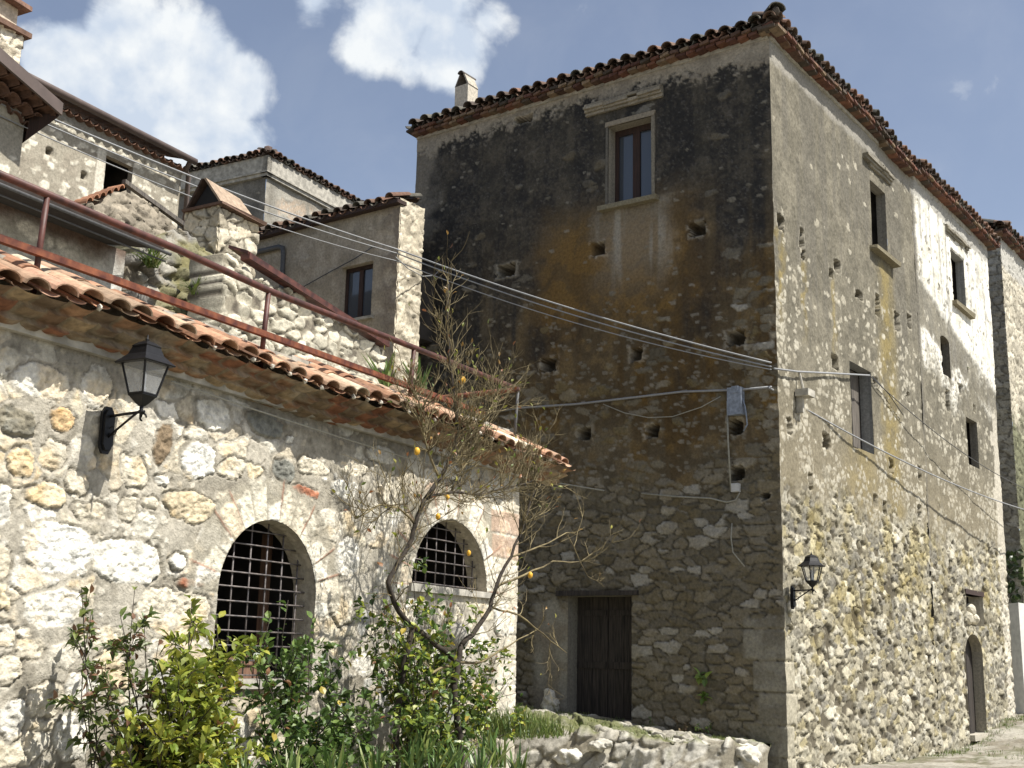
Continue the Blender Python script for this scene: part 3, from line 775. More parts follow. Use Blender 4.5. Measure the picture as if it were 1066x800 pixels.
# ================================================================== TALL DARK HOUSE
def qcorner(z):
    k = np.floor(z / .42); f = z / .42 - k
    r = np.random.RandomState(3).rand(64)[k.astype(int) & 63]
    low = sm(3.4, 2.2, z)
    return low * (.012 + .016 * r) * sm(0, .07, f) * sm(1, .93, f) + (fbm(z * 3, z * 0, 301, 4) - .5) * .06 * sm(9.5, 8, z)
HOLE_L = [(4.49, 10.62, 0.37, 0.12), (2.98, 8.02, 0.25, 0.22), (1.23, 8.02, 0.26, 0.21), (3.91, 6.24, 0.28, 0.21), (2.29, 6.21, 0.22, 0.2), (0.64, 6.24, 0.27, 0.21), (3.22, 5.06, 0.24, 0.18), (2.01, 4.99, 0.23, 0.19), (0.66, 4.94, 0.22, 0.2), (0.65, 4.27, 0.22, 0.18), (4.78, 7.97, 0.36, 0.2), (.22, 3.91, 0.12, 0.1)]
HOLE_R = [(1.06, 7.7, 0.16, 0.17), (2.46, 7.9, 0.26, 0.2), (2.2, 7.72, .18, .14), (3.38, 7.66, 0.32, 0.12), (4.27, 7.71, 0.21, 0.37), (5.29, 7.65, 0.30, 0.36), (5.95, 7.81, 0.2, 0.26), (2.21, 6.27, 0.29, 0.22), (0.35, 4.94, 0.18, 0.25), (1.73, 4.94, 0.3, 0.24), (1.07, 4.24, 0.15, 0.23), (4.62, 4.96, 0.2, 0.24), (6.1, 5.04, 0.2, 0.25), (3.77, 4.26, 0.18, 0.22), (4.2, 4.21, 0.16, 0.22), (5.99, 4.34, 0.18, 0.24), (5.71, 6.35, 0.15, 0.19), (4.01, 6.3, 0.22, 0.16), (1.52, 2.57, 0.14, 0.29), (3.87, 2.53, 0.12, 0.32), (0.23, 7.96, 0.26, 0.24), (1.02, 7.94, 0.18, 0.33)]
HOLE_W = [(8.93, 7.12, 0.3, 0.2), (8.07, 6.73, 0.25, 0.42), (7.67, 2.21, 0.3, 0.33), (7.3, 9.55, .12, .1), (7.8, 8.95, .12, .12), (8.6, 9.3, .1, .1), (9.9, 6.9, .2, .15)]
def holes(S, Z, H, C, lst, depth=.34, seed=0):
    wx = S + (fbm(S * 14, Z * 14, 311 + seed, 3) - .5) * .055; wz = Z + (fbm(S * 14, Z * 14, 321 + seed, 3) - .5) * .055
    for (a, b, w, h) in lst:
        d = np.maximum(np.abs(wx - a) / (w * .5), np.abs(wz - b) / (h * .5))
        m = sm(1.0, .88, d)
        rim = sm(1.7, 1.05, d) * (1 - m) * (fbm(S * 12, Z * 12, 331 + seed, 3) > .47)
        C[...] = lerp3(C, (.50, .46, .37), rim * .35)
        H[...] = H * (1 - m) - depth * m + rim * .008
        C[...] = lerp3(C, (.10, .085, .065), m)
    return H, C
WL = (2.005, 2.80, 8.70, 10.05, 0); DL = (2.365, 3.47, .79, 2.58, 0)
W1 = (4.16, 4.95, 8.73, 9.97, 0); W3 = (2.86, 3.81, 5.04, 6.43, 0)
W2 = (8.80, 9.76, 8.90, 10.05, 0); W4 = (9.27, 10.02, 5.65, 6.62, 0); ARD = (8.30, 9.45, .42, 2.30, .42); SLOT = (8.56, 9.70, 2.47, 3.05, 0); NICHE = (7.80, 8.38, 7.22, 8.02, .1)
def style_tower_shade(S, Z):  # wall colours lowered to deepen the shade on this face
    sh = S.shape
    n = fbm(S * 1.1, Z * 1.1, 401, 5); n2 = fbm(S * 4, Z * 4, 411, 5); nf = fbm(S * 22, Z * 22, 421, 4); st = fbm(S * 5, Z * .5, 431, 4)
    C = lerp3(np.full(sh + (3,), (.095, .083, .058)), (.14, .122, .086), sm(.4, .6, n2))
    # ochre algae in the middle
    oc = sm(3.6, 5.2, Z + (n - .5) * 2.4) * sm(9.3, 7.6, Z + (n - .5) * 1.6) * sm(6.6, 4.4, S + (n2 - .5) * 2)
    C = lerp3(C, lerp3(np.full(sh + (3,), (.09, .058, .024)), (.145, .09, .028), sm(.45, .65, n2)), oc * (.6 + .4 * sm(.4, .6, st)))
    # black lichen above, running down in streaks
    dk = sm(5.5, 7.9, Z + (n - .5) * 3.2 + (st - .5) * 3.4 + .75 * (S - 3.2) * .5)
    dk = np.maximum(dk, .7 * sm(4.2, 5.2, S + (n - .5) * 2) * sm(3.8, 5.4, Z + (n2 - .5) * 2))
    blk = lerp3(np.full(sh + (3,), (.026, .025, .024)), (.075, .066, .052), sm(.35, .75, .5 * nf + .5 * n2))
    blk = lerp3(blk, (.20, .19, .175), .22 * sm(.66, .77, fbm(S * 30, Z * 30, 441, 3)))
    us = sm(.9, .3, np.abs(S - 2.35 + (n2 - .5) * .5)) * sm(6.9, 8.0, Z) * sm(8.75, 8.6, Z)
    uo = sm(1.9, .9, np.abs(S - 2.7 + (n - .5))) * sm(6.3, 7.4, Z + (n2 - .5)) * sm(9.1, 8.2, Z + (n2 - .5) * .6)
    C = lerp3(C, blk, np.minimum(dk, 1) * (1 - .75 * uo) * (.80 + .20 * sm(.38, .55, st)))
    C = lerp3(C, (.165, .10, .032), uo * (.45 + .45 * sm(.45, .6, n2)))
    C = lerp3(C, (.32, .305, .26), us * (.3 + .45 * sm(.4, .6, st)))
    # pale plaster left below the eave
    band = sm(10.48, 10.68, Z + (n2 - .5) * .5 + .06 * np.maximum(0, S - 5.0) + (n - .5) * .25 + .10 * sm(2.2, .3, S) + (nf - .5) * .45)
    C = lerp3(C, lerp3(np.full(sh + (3,), (.33, .295, .235)), (.24, .212, .168), sm(.4, .65, n2)), band)
    C = lerp3(C, (.30, .27, .215), .45 * sm(6.2, 6.6, S + (n2 - .5) * .5) * sm(8.7, 9.5, Z + (n - .5)))
    pl = sm(4.15, 4.0, S) * sm(3.40, 3.5, S) * sm(2.55, 2.4, Z + (n2 - .5) * .3)          # rendered jamb left of the door
    H = (n - .5) * .05 + (n2 - .5) * .025 + (nf - .5) * .016 * (1 - band)
    H += band * .012
    # stones showing through, then full rubble at the foot
    e, d1, R, ox, oy = cells(S, Z, .27, .125, 451, wmin=.65, wmax=1.6)
    prob = .02 + .25 * sm(7.2, 5.2, Z) + .8 * sm(4.7, 3.5, Z + (n - .5) * 1.2)
    prob = np.maximum(prob, .8 * sm(.8, .25, S + (n2 - .5) * .3) * sm(7.8, 5.8, Z))
    m = sm(.02, .09, e) * (R[0] < prob) * (1 - band) * (1 - pl)
    rock = fbm(S * 12, Z * 16, 461, 5)
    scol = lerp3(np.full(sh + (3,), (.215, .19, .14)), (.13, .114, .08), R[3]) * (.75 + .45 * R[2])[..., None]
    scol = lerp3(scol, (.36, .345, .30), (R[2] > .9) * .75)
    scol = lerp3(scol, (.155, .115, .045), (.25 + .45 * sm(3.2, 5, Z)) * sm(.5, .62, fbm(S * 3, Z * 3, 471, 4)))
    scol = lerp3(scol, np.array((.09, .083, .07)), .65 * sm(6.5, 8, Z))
    C = lerp3(C, scol, m * .9)
    H += m * (.004 + .020 * R[1] + (rock - .5) * .035 + (ox * (R[2] - .5) + oy * (R[3] - .5)) * .03)
    rb = sm(4.7, 3.5, Z + (n - .5) * 1.2) * (1 - pl)
    C = lerp3(C, (.055, .048, .036), rb * (1 - sm(.0, .05, e)) * .5 * sm(.4, .6, n2)); H -= rb * (1 - sm(0, .05, e)) * .02
    e3, d3, R3, _, _ = cells(S, Z, .11, .06, 481, wmin=.7, wmax=1.6)
    m3 = sm(.05, .15, e3) * (R3[0] < .03 + .30 * sm(8, 5, Z)) * sm(.5, .42, d3) * (1 - band) * (1 - m)
    C = lerp3(C, lerp3(np.full(sh + (3,), (.27, .25, .205)), (.15, .135, .1), R3[2]), m3 * .65); H += m3 * .008
    C = lerp3(C, lerp3(np.full(sh + (3,), (.32, .30, .245)), (.25, .22, .17), sm(.4, .6, n2)), pl * .9); H = H * (1 - pl * .7)
    # dressed quoins low on the corner
    kz = np.floor(Z / .42); f = Z / .42 - kz; r = np.random.RandomState(3).rand(64)[kz.astype(int) & 63]
    qm = sm(.30 + .35 * r, .27 + .35 * r, S) * sm(2.3, 2.2, Z) * sm(.02, .07, f) * sm(1, .96, f)
    C = lerp3(C, lerp3(np.full(sh + (3,), (.235, .22, .175)), (.17, .155, .12), sm(.4, .65, n2)), qm); H = H * (1 - qm) + qm * (.012 + .014 * r + (rock - .5) * .03)
    return holes(S, Z, H, C, HOLE_L)
def rubble_lit(S, Z, seed, cw=.17, ch=.15):
    e, d1, R, ox, oy = cells(S, Z, cw, ch, seed, wmin=.6, wmax=1.7)
    return e, d1, R, ox, oy
def style_tower_sun(S, Z):
    sh = S.shape
    n = fbm(S * 1.1, Z * 1.1, 501, 5); n2 = fbm(S * 4, Z * 4, 511, 5); nf = fbm(S * 22, Z * 22, 521, 4); st = fbm(S * 4, Z * .5, 531, 4)
    C = lerp3(np.full(sh + (3,), (.14, .127, .094)), (.195, .177, .132), sm(.35, .65, n2))
    C = lerp3(C, (.125, .115, .092), .6 * sm(.5, .66, st) * sm(5, 8, Z)); C = lerp3(C, C * .72, .7 * sm(.48, .62, nf))
    C = lerp3(C, (.235, .20, .13), .6 * sm(6.5, 4, Z))
    for (a, w, z0, z1, k) in ((4.75, .7, 4.4, 8.6, .55), (.22, .16, 6.6, 7.9, .6), (1.1, .12, 6.6, 7.7, .5), (4.9, .5, 1.6, 4.4, .35), (3.3, 1.2, 3.2, 5.2, .35), (2.3, .12, 6.4, 7.7, .4)):
        m = sm(w, w * .1, np.abs(S - a + (n2 - .5) * .5)) * sm(z0 - .5, z0 + .5, Z) * sm(z1 + .1, z1 - .2, Z)
        C = lerp3(C, (.25, .185, .04), m * k * (.45 + .55 * sm(.35, .6, n2)))
    H = (n - .5) * .05 + (n2 - .5) * .02 + (nf - .5) * .014
    # stones through the plaster
    e, d1, R, ox, oy = cells(S, Z, .15, .11, 551, wmin=.7, wmax=1.9)
    prob = .015 + .22 * sm(8.2, 6.6, Z + (n - .5)) + .22 * sm(6.6, 4.6, Z + (n - .5))
    prob = np.maximum(prob, .7 * sm(.45, .2, S + (n2 - .5) * .2) * sm(8.4, 7.2, Z))
    rock = fbm(S * 14, Z * 14, 561, 5)
    ck = fbm(S * 2.2, Z * 2.2, 555, 4)
    m = sm(.05, .09, e + (nf - .5) * .5) * (R[0] < prob * (.25 + 1.9 * sm(.4, .62, ck))) * sm(.62, .5, d1 + (nf - .5) * .6)
    sc_ = lerp3(np.full(sh + (3,), (.46, .43, .345)), (.33, .30, .23), R[3])
    C = lerp3(C, sc_, m * .85); H += m * (.0 + .006 * R[1] + (rock - .5) * .022)
    # full rubble below
    rb = sm(4.35, 3.75, Z + (n - .5) * 1.6 + (n2 - .5) * .5)
    e2, d2, R2, ox2, oy2 = cells(S, Z, .18, .105, 571, jit=.95, wmin=.55, wmax=2.0)
    m2 = sm(.012, .04, e2 + (nf - .5) * .05) * rb * (R2[0] > .07)
    pal = [(.41, .375, .28), (.34, .31, .225), (.29, .265, .195), (.48, .45, .36), (.25, .225, .16), (.32, .28, .17), (.22, .205, .165), (.36, .335, .26)]
    C = lerp3(C, (.085, .073, .05), rb * .9); H = H * (1 - rb) - rb * .030
    C = lerp3(C, pick(R2[3], pal) * (.8 + .35 * R2[2])[..., None], m2)
    C = lerp3(C, C * .55, .65 * sm(.5, .66, rock) * m2)
    C = lerp3(C, C * np.array((.80, .72, .40)), .6 * sm(.54, .66, fbm(S * 1.6, Z * 1.6, 581, 4)) * sm(1.2, 2.4, Z) * rb)
    H += m2 * (.012 + .030 * R2[1] + (rock - .5) * .045 + (ox2 * (R2[2] - .5) + oy2 * (R2[3] - .5)) * .05)
    kz = np.floor(Z / .42); f = Z / .42 - kz; r = 1 - np.random.RandomState(3).rand(64)[kz.astype(int) & 63]
    qm = sm(.14 + .30 * r, .12 + .30 * r, S) * sm(2.0, 1.9, Z) * sm(.02, .07, f) * sm(1, .96, f)
    C = lerp3(C, lerp3(np.full(sh + (3,), (.36, .33, .25)), (.27, .25, .19), sm(.4, .65, n2)), qm); H = H * (1 - qm) + qm * (.012 + .014 * (1 - r) + (rock - .5) * .03)
    C = lerp3(C, (.28, .265, .23), .8 * sm(10.42, 10.55, Z + (n2 - .5) * .2))
    return holes(S, Z, H, C, HOLE_R)
def style_white(S, Z):
    H, C = style_tower_sun(S + 20, Z)
    n = fbm(S * 1.3, Z * 1.3, 601, 5); n2 = fbm(S * 5, Z * 5, 611, 5); nf = fbm(S * 16, Z * 16, 621, 4)
    diag = Z - (7.35 - .02 * (S - 6.5))
    w = sm(-.25, .25, diag + (n - .5) * 2.0 + (n2 - .5) * .8)
    gp = sm(8.75, 8.6, Z + .25 * (S - 7) + (n2 - .5) * .3) * sm(7.75, 7.95, Z + .18 * (S - 7) + (n2 - .5) * .5) * sm(.36, .5, n + .1)      # bare grey patch
    w = w * (1 - .9 * gp) * (1 - .75 * sm(.56, .66, nf) * sm(8.6, 7.2, Z))
    w = w * (1 - .7 * sm(.66, .72, fbm(S * 9, Z * 9, 631, 4)))
    edge = sm(6.62, 6.5, S)
    w = w * (1 - edge)
    C = lerp3(C, lerp3(np.full(S.shape + (3,), (.74, .72, .645)), (.56, .535, .455), sm(.42, .66, n2)) * (1 - .35 * sm(.52, .7, fbm(S * 7, Z * .8, 641, 4)))[..., None], w)
    H = H * (1 - .6 * w) + w * (.028 + (n2 - .5) * .035)
    C = lerp3(C, (.13, .12, .10), edge * .6 * sm(3, 4, Z))
    rq = sm(11.2, 11.3, S + .25 * np.random.RandomState(8).rand(64)[np.floor(Z / .3).astype(int) & 63]) * sm(7.2, 6.8, Z)
    C = lerp3(C, (.55, .51, .42), rq * .7)
    C = lerp3(C, (.30, .29, .26), .85 * sm(10.45, 10.55, Z + (n2 - .5) * .2))
    return holes(S, Z, H, C, HOLE_W, seed=3)
tower = thing('tall_stone_house', 'tall three-storey stone house with black lichen on its shaded face', 'house', Vector((3.74, 17.0, .2)))
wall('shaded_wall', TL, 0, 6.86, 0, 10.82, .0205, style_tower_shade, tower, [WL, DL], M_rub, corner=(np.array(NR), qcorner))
wall('sunlit_wall', TR, 0, 6.47, 0, 10.82, .0205, style_tower_sun, tower, [W1, W3], M_rub, corner=(np.array(NL), qcorner))
white = thing('whitewashed_house', 'narrow stone house with peeling whitewash adjoining the tall dark house', 'house', TR.p(9, 0, .4))
wall('front_wall', TR, 6.47, 11.62, 0, 10.82, .025, style_white, white, [W2, W4, ARD, SLOT, NICHE], M_rub)
# hidden returns that close both houses
mb = MB()
for (a, b, c) in ((TL.p(6.86, 0, 0), TL.p(6.86, -6.4, 0), 10.82),):
    mb.add([a, b, b + ZV * c, a + ZV * c], [(0, 1, 2, 3)], (.2, .18, .14))
mb.build('back_wall', M_rub, tower)
mb = MB(); a = TR.p(11.62, 0, 0); b = TR.p(11.62, -6.9, 0); mb.add([a, b, b + ZV * 10.82, a + ZV * 10.82], [(0, 1, 2, 3)], (.3, .28, .22)); mb.build('end_wall', M_rub, white)

# ------------------------------------------------------------------ roofs, cornices
def dcol():                                                    # old blackened roof tile
    b = RNG.choice([(.10, .075, .06), (.075, .06, .05), (.13, .085, .06), (.17, .10, .07), (.09, .085, .07)])
    k = RNG.uniform(.75, 1.25); return tuple(c * k for c in b)
def rcol():
    b = RNG.choice([(.13, .06, .042), (.15, .07, .045), (.10, .05, .038), (.15, .09, .058), (.09, .055, .04), (.18, .13, .085), (.07, .055, .042)])
    k = RNG.uniform(.75, 1.2); return tuple(c * k for c in b)
def eave(fr, s0, s1, z, ov, step, rows, mb_t, mb_b, slope=.36, rise=None, tile=.40, r=.10, cb=.13, bl=.17, wob=.03, hip=False):
    """tile edge (mb_t) over a course of flat red bricks (mb_b)"""
    up = (-fr.n + ZV * slope).normalized(); mt = (fr.n * slope + ZV).normalized()
    n = int((s1 - s0) / step); step = (s1 - s0) / n
    rz = rise or (lambda s: 0)
    for i in range(n):
        s = s0 + step * (i + .5)
        for k in range(rows):
            if hip and s - s0 < k * tile * .85 + .05: continue
            q = fr.p(s + RNG.uniform(-.015, .015), ov - k * tile * .85 + RNG.uniform(-.025, .025), z + rz(s) + k * tile * .85 * slope + RNG.uniform(-wob, wob) * .5)
            mb_t.coppo(q, (up + fr.u * RNG.uniform(-.07, .07)).normalized(), fr.u, mt, tile + .06, r, r * .85, .016, 1, dcol())
            q = fr.p(s + step * .5, ov - .015 - k * tile * .85 + RNG.uniform(-.02, .02), z + rz(s) - .012 + k * tile * .85 * slope)
            mb_t.coppo(q, up, fr.u, mt, tile + .06, r * .85, r, .016, -1, dcol())
    if mb_b is not None:
        m = int((s1 - s0) / bl); b = (s1 - s0) / m
        for i in range(m):
            s = s0 + b * (i + .5)
            zz = z + rz(s)
            tl = RNG.uniform(-.1, .1)
            mb_b.box(fr.p(s, cb * .5 - .05 + RNG.uniform(-.012, .012), zz - .150 + RNG.uniform(-.006, .006)), (fr.u + ZV * (tl - .12)) * b * .43, fr.n * (cb * .5 + .05), ZV * .024, rcol(), .007)
            mb_b.box(fr.p(s + b * .5, ov * .5 - .06 + RNG.uniform(-.012, .012), zz - .095 + RNG.uniform(-.006, .006)), (fr.u + ZV * (tl - .12)) * b * .43, fr.n * (ov * .5 + .03), ZV * .022, rcol(), .007)
def roofsheet(mb, P, col=(.10, .075, .06)):
    mb.add(P, [tuple(range(len(P)))], col)

mt_, mbk = MB(), MB()
eave(TL, -.24, 6.88, 11.02, .24, .245, 3, mt_, mbk, cb=.17, hip=True)
eave(TR, -.24, 6.36, 11.02, .24, .245, 3, mt_, mbk, cb=.17, hip=True, rise=lambda s: -.03 * math.sin(s * 1.3) - (.05 if s > 4.6 else 0))
cr_ = Vector((3.74, 17, 0)) + (NL + NR) * .27
hipd = (-(NL + NR)).normalized()
for k in range(1):                                             # hip tiles over the corner
    q = cr_ + hipd * .02 + ZV * 11.10
    mt_.coppo(q, (hipd + ZV * .12).normalized(), Vector((-hipd.y, hipd.x, 0)), ZV, .40, .135, .12, .018, 1, dcol())
mt_.blob(cr_ + ZV * 11.09 + hipd * .10, .08, (.10, .085, .07), 1, .25)
a, b, c, d = TL.p(-.2, .2, 11.04), TL.p(6.86, .2, 11.04), TL.p(6.86, -6.4, 11.04), TR.p(6.36, .2, 11.04)
apx1, apx2 = TL.p(2.9, -3.2, 12.1), TL.p(4.0, -3.2, 12.1)
roofsheet(mt_, [a, b, apx2, apx1]); roofsheet(mt_, [d, a, apx1]); roofsheet(mt_, [b, c, apx2]); roofsheet(mt_, [c, d, apx1, apx2])
roof = mt_.build('roof', M_tile, tower)
mbk.build('brick_cornice', M_tile, tower)
mb = MB(); fbox(mb, TL, .02, 6.86, -.3, .03, 10.80, 10.86, (.4, .36, .3)); fbox(mb, TR, .02, 6.46, -.3, .03, 10.80, 10.86, (.4, .38, .33)); mb.build('cornice_band', M_conc, tower)
# chimney of the tall house
mb = MB()
cb_ = TL.p(6.36, -.75, -.30)
mb.box(cb_ + ZV * 11.70, UL * .15, NL * .15, ZV * .60, (.48, .44, .36), .004)
ch = mb.build('chimney', M_rub, roof)
mb = MB()
for sgn in (1, -1):
    pa = cb_ + ZV * 12.29
    base = pa + UL * .15 * sgn
    ax = (ZV * .24 - UL * .11 * sgn)
    L = ax.length
    mb.box(base + ax * .5, NL * .15, ax.cross(NL).normalized() * .014, ax * .5, (.36, .33, .27) if sgn < 0 else (.14, .12, .1))
mb.coppo(pa + ZV * .23 - NL * .2, NL, UL, ZV, .40, .07, .065, .016, 1, (.10, .09, .08))
mb.build('chimney_cap', M_tile, ch)
mb = MB(); q = TL.p(6.68, -.2, 11.20); mb.box(q, UL * .12, NL * .1, ZV * .1, (.6, .58, .52), .008); mb.build('vent_stub', M_conc, roof)
# roof of the whitewashed house
mt_, mbk = MB(), MB()
eave(TR, 6.42, 11.85, 11.06, .26, .245, 3, mt_, mbk, cb=.18, rise=lambda s: -.02 * math.sin(s * 1.1))
a, b = TR.p(6.4, .2, 11.08), TR.p(11.85, .2, 11.08)
roofsheet(mt_, [a, b, TR.p(11.85, -3.4, 12.2), TR.p(6.4, -3.4, 12.2)]); roofsheet(mt_, [TR.p(11.85, -7, 11.08), TR.p(6.4, -7, 11.08), TR.p(6.4, -3.4, 12.2), TR.p(11.85, -3.4, 12.2)])
mt_.build('roof', M_tile, white); mbk.build('brick_cornice', M_tile, white)
mb = MB(); fbox(mb, TR, 6.5, 11.62, -.3, .03, 10.80, 10.90, (.4, .38, .33)); mb.build('cornice_band', M_conc, white)

# ------------------------------------------------------------------ openings of the tall houses
def cornice_piece(fr, s0, s1, z, parent, name='window_cornice', col=(.24, .22, .175), broken=True, name_mat=None):
    mb = MB(); s = s0
    prof = [(0, .0, .05), (.05, .0, .09), (.09, .0, .13), (.14, .0, .10)]
    while s < s1 - .02:
        e = min(s1, s + RNG.uniform(.18, .35))
        k = RNG.uniform(.75, 1) if broken else 1
        for i, (dz, _, o) in enumerate(prof):
            if broken and RNG.random() < .14: continue
            k_ = RNG.uniform(.75, 1.1)
            fbox(mb, fr, s, e, -.05, o * k, z + dz, z + dz + .046, tuple(c * k_ for c in col), .006)
        s = e
    return mb.build(name, M_rub, parent)
def house_window(fr, o, parent, depth=.35, col=(.34, .31, .26), sill=None, cornice=None, lintel=None, label=None):
    mb = MB(); reveal(mb, fr, o, depth, col)
    w = mb.build('window', M_rub, parent, label=label)
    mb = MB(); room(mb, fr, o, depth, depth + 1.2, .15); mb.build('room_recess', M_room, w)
    if sill:
        mb = MB(); fbox(mb, fr, sill[0], sill[1], -.1, .13, o[2] - .085, o[2] - .005, (.20, .175, .115), .012); mb.build('sill', M_rub, w)
    if cornice: cornice_piece(fr, *cornice, w)
    return w
w = house_window(TL, WL, tower, .30, (.27, .245, .195), (1.88, 2.92), None, label='upper window with a dark brown wooden frame and two glass panes')
cornice_piece(TL, 1.80, 3.22, 10.33, w, col=(.27, .24, .185))
mb = MB()
fbox(mb, TL, 1.95, 2.00, -.02, .025, 8.70, 10.06, (.20, .18, .14), .012); fbox(mb, TL, 2.805, 2.85, -.02, .02, 8.70, 10.06, (.13, .12, .10), .012); fbox(mb, TL, 1.95, 2.85, -.02, .03, 10.055, 10.13, (.25, .215, .16), .012)
mb.build('stone_surround', M_rub, w)
mb = MB()
for (a, b, c, d) in ((2.005, 2.075, 8.70, 10.05), (2.73, 2.80, 8.70, 10.05), (2.005, 2.80, 9.95, 10.05), (2.005, 2.80, 8.70, 8.78), (2.34, 2.47, 8.78, 9.95)):
    fbox(mb, TL, a + .001, b - .001, -.26, -.20, c, d)
mb.build('frame', M_framewood, w)
for (a, b) in ((2.07, 2.345), (2.465, 2.735)):
    mb = MB(); fbox(mb, TL, a, b, -.235, -.225, 8.77, 9.96); mb.build('pane', M_pane, w)
w = house_window(TR, W1, tower, .17, (.24, .225, .19), (4.02, 5.25), (3.85, 5.25, 10.22), label='empty upper window with a broken stone cornice above')
w = house_window(TR, W3, tower, .20, (.20, .20, .19), label='middle window without a sill on the sunlit face')
mb = MB(); fbox(mb, TR, 3.45, 3.80, -.26, -.21, 5.06, 6.42); mb.build('shutter', M_greywood, w)
w = house_window(TR, W2, white, .17, (.30, .30, .28), (8.66, 9.95), (8.46, 10.0, 10.28), label='upper window in the white plaster')
w = house_window(TR, W4, white, .15, (.18, .165, .135), label='small middle window in the bare stone')
w = house_window(TR, NICHE, white, .14, (.16, .145, .115), label='narrow walled-up slit')
mb = MB(); reveal(mb, TR, SLOT, .28, (.40, .37, .30), True); w = mb.build('transom_opening', M_rub, white)
mb = MB(); fbox(mb, TR, 8.5, 9.75, -.2, .02, 3.05, 3.14); mb.build('lintel', M_framewood, w)
mb = MB()
for i in range(3): mb.blob(TR.p(8.95 + i * .2, -.12, 2.60 + .16 * (i % 2)), .13, (.5, .46, .36), 2, .12)
mb.build('stone_infill', M_rub, w)
mb = MB(); reveal(mb, TR, ARD, .20, (.27, .245, .19)); w = mb.build('door', M_rub, white, label='arched street door of dark planks')
mb = MB()
for i in range(6): fbox(mb, TR, 8.31 + i * .19, 8.31 + i * .19 + .185, -.24, -.205 + RNG.uniform(-.004, .004), .40, 2.2)
mb.build('plank_leaf', M_darkwood, w)
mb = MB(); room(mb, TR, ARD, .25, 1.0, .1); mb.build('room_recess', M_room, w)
mb = MB(); fbox(mb, TR, 8.3, 9.45, -.19, .10, .34, .45, (.4, .37, .3), .01); mb.build('doorstep', M_rub, w)
# plank door in the shade
mb = MB(); reveal(mb, TL, DL, .34, (.20, .185, .15)); w = mb.build('door', M_rub, tower, label='old double plank door, almost black')
mb = MB(); fbox(mb, TL, 2.24, 3.66, -.34, .07, 2.585, 2.655, jit=.008); mb.build('lintel', M_darkwood, w)
for (a, b) in ((2.375, 2.915), (2.925, 3.465)):
    mb = MB(); k = 4; d = (b - a) / k
    for i in range(k): fbox(mb, TL, a + d * i + .002, a + d * (i + 1) - .003, -.30, -.255 + RNG.uniform(-.006, .006), .80, 2.58)
    fbox(mb, TL, a + .02, b - .02, -.255, -.235, 1.52, 1.62); fbox(mb, TL, a + .02, b - .02, -.255, -.235, 2.3, 2.38)
    mb.build('plank_leaf', M_darkwood, w)
mb = MB(); fbox(mb, TL, 2.36, 3.475, -.5, .08, .70, .792, (.33, .31, .25), .008); mb.build('threshold', M_rub, w)
lantern('small black lantern on the corner of the tall dark house', TR, .17, 2.53, .30, .92, .05, True)

# ================================================================== HOUSES BEHIND
def style_plaster(col, col2, stone, seed, prob=.12, cw=.18, ch=.12, dirt=.5):
    def f(S, Z):
        sh = S.shape
        n = fbm(S * 1.2, Z * 1.2, seed, 5); n2 = fbm(S * 5, Z * 5, seed + 11, 5); st = fbm(S * 4, Z * .5, seed + 21, 4)
        C = lerp3(np.full(sh + (3,), col), col2, sm(.35, .65, n2))
        C = lerp3(C, C * .62, dirt * sm(.48, .66, st * .6 + n * .4))
        e, d1, R, ox, oy = cells(S, Z, cw, ch, seed + 31, wmin=.7, wmax=1.8)
        m = sm(.04, .13, e) * (R[0] < prob) * sm(.52, .44, d1)
        rock = fbm(S * 12, Z * 12, seed + 41, 4)
        C = lerp3(C, np.array(stone) * (.75 + .4 * R[2])[..., None], m * .9)
        H = (n - .5) * .04 + (n2 - .5) * .02 + m * (.001 + .007 * R[1] + (rock - .5) * .024)
        return H, C
    return f
# -- annex with the brown window, left of the tall house
AX = (-1.906, 19.30)
AF = Frame(AX, UL, NL); AR = Frame(AX, UR, NR)
annex = thing('annex_house', 'small beige plastered house with a ragged stone corner beside the tall dark house', 'house', AF.p(1.5, 0, 3.9))
AW = (.54, 1.26, 7.08, 8.03, 0)
sp = style_plaster((.40, .345, .265), (.32, .275, .205), (.40, .35, .27), 701, .05)
def sa(S, Z):
    H, C = sp(S, Z)
    n2 = fbm(S * 5, Z * 5, 712, 5)
    k = sm(.55, .2, S + (n2 - .5) * .5)
    C = lerp3(C, (.22, .18, .14), k * sm(.42, .6, n2) * .8)
    return H + k * (n2 - .5) * .06, C
wall('front_wall', AF, -.02, 3.7, 3.9, 8.93, .028, sa, annex, [AW], M_rub)
mb = MB(); mb.add([AR.p(.6, 0, 3.9), AR.p(.6, -3, 3.9), AR.p(.6, -3, 9.0), AR.p(.6, 0, 9.0)], [(0, 1, 2, 3)], (.3, .27, .21)); mb.build('back_wall', M_rub, annex)
wall('side_wall', AR, -.02, .60, 3.9, 9.02, .028, style_plain((.62, .56, .44), (.54, .48, .36), 721, .16, .12, .8, .05, (.42, .37, .28)), annex, material=M_rub)
w = house_window(AF, AW, annex, .22, (.42, .37, .29), label='brown framed casement window')
mb = MB()
for (a, b, c, d) in ((.54, .60, 7.08, 8.03), (1.20, 1.26, 7.08, 8.03), (.54, 1.26, 7.96, 8.03), (.54, 1.26, 7.08, 7.15), (.86, .95, 7.1, 8.0)): fbox(mb, AF, a, b, -.18, -.12, c, d)
mb.build('frame', M_framewood, w)
for (a, b) in ((.6, .86), (.95, 1.2)):
    mb = MB(); fbox(mb, AF, a, b, -.155, -.145, 7.14, 7.97); mb.build('pane', M_pane, w)
mb = MB(); fbox(mb, AF, .48, 1.32, -.1, .06, 7.03, 7.075, (.6, .58, .52)); mb.build('sill', M_conc, w)
mt_ = MB(); eave(AF, -.02, 3.8, 8.99, .18, .23, 2, mt_, None, r=.09)
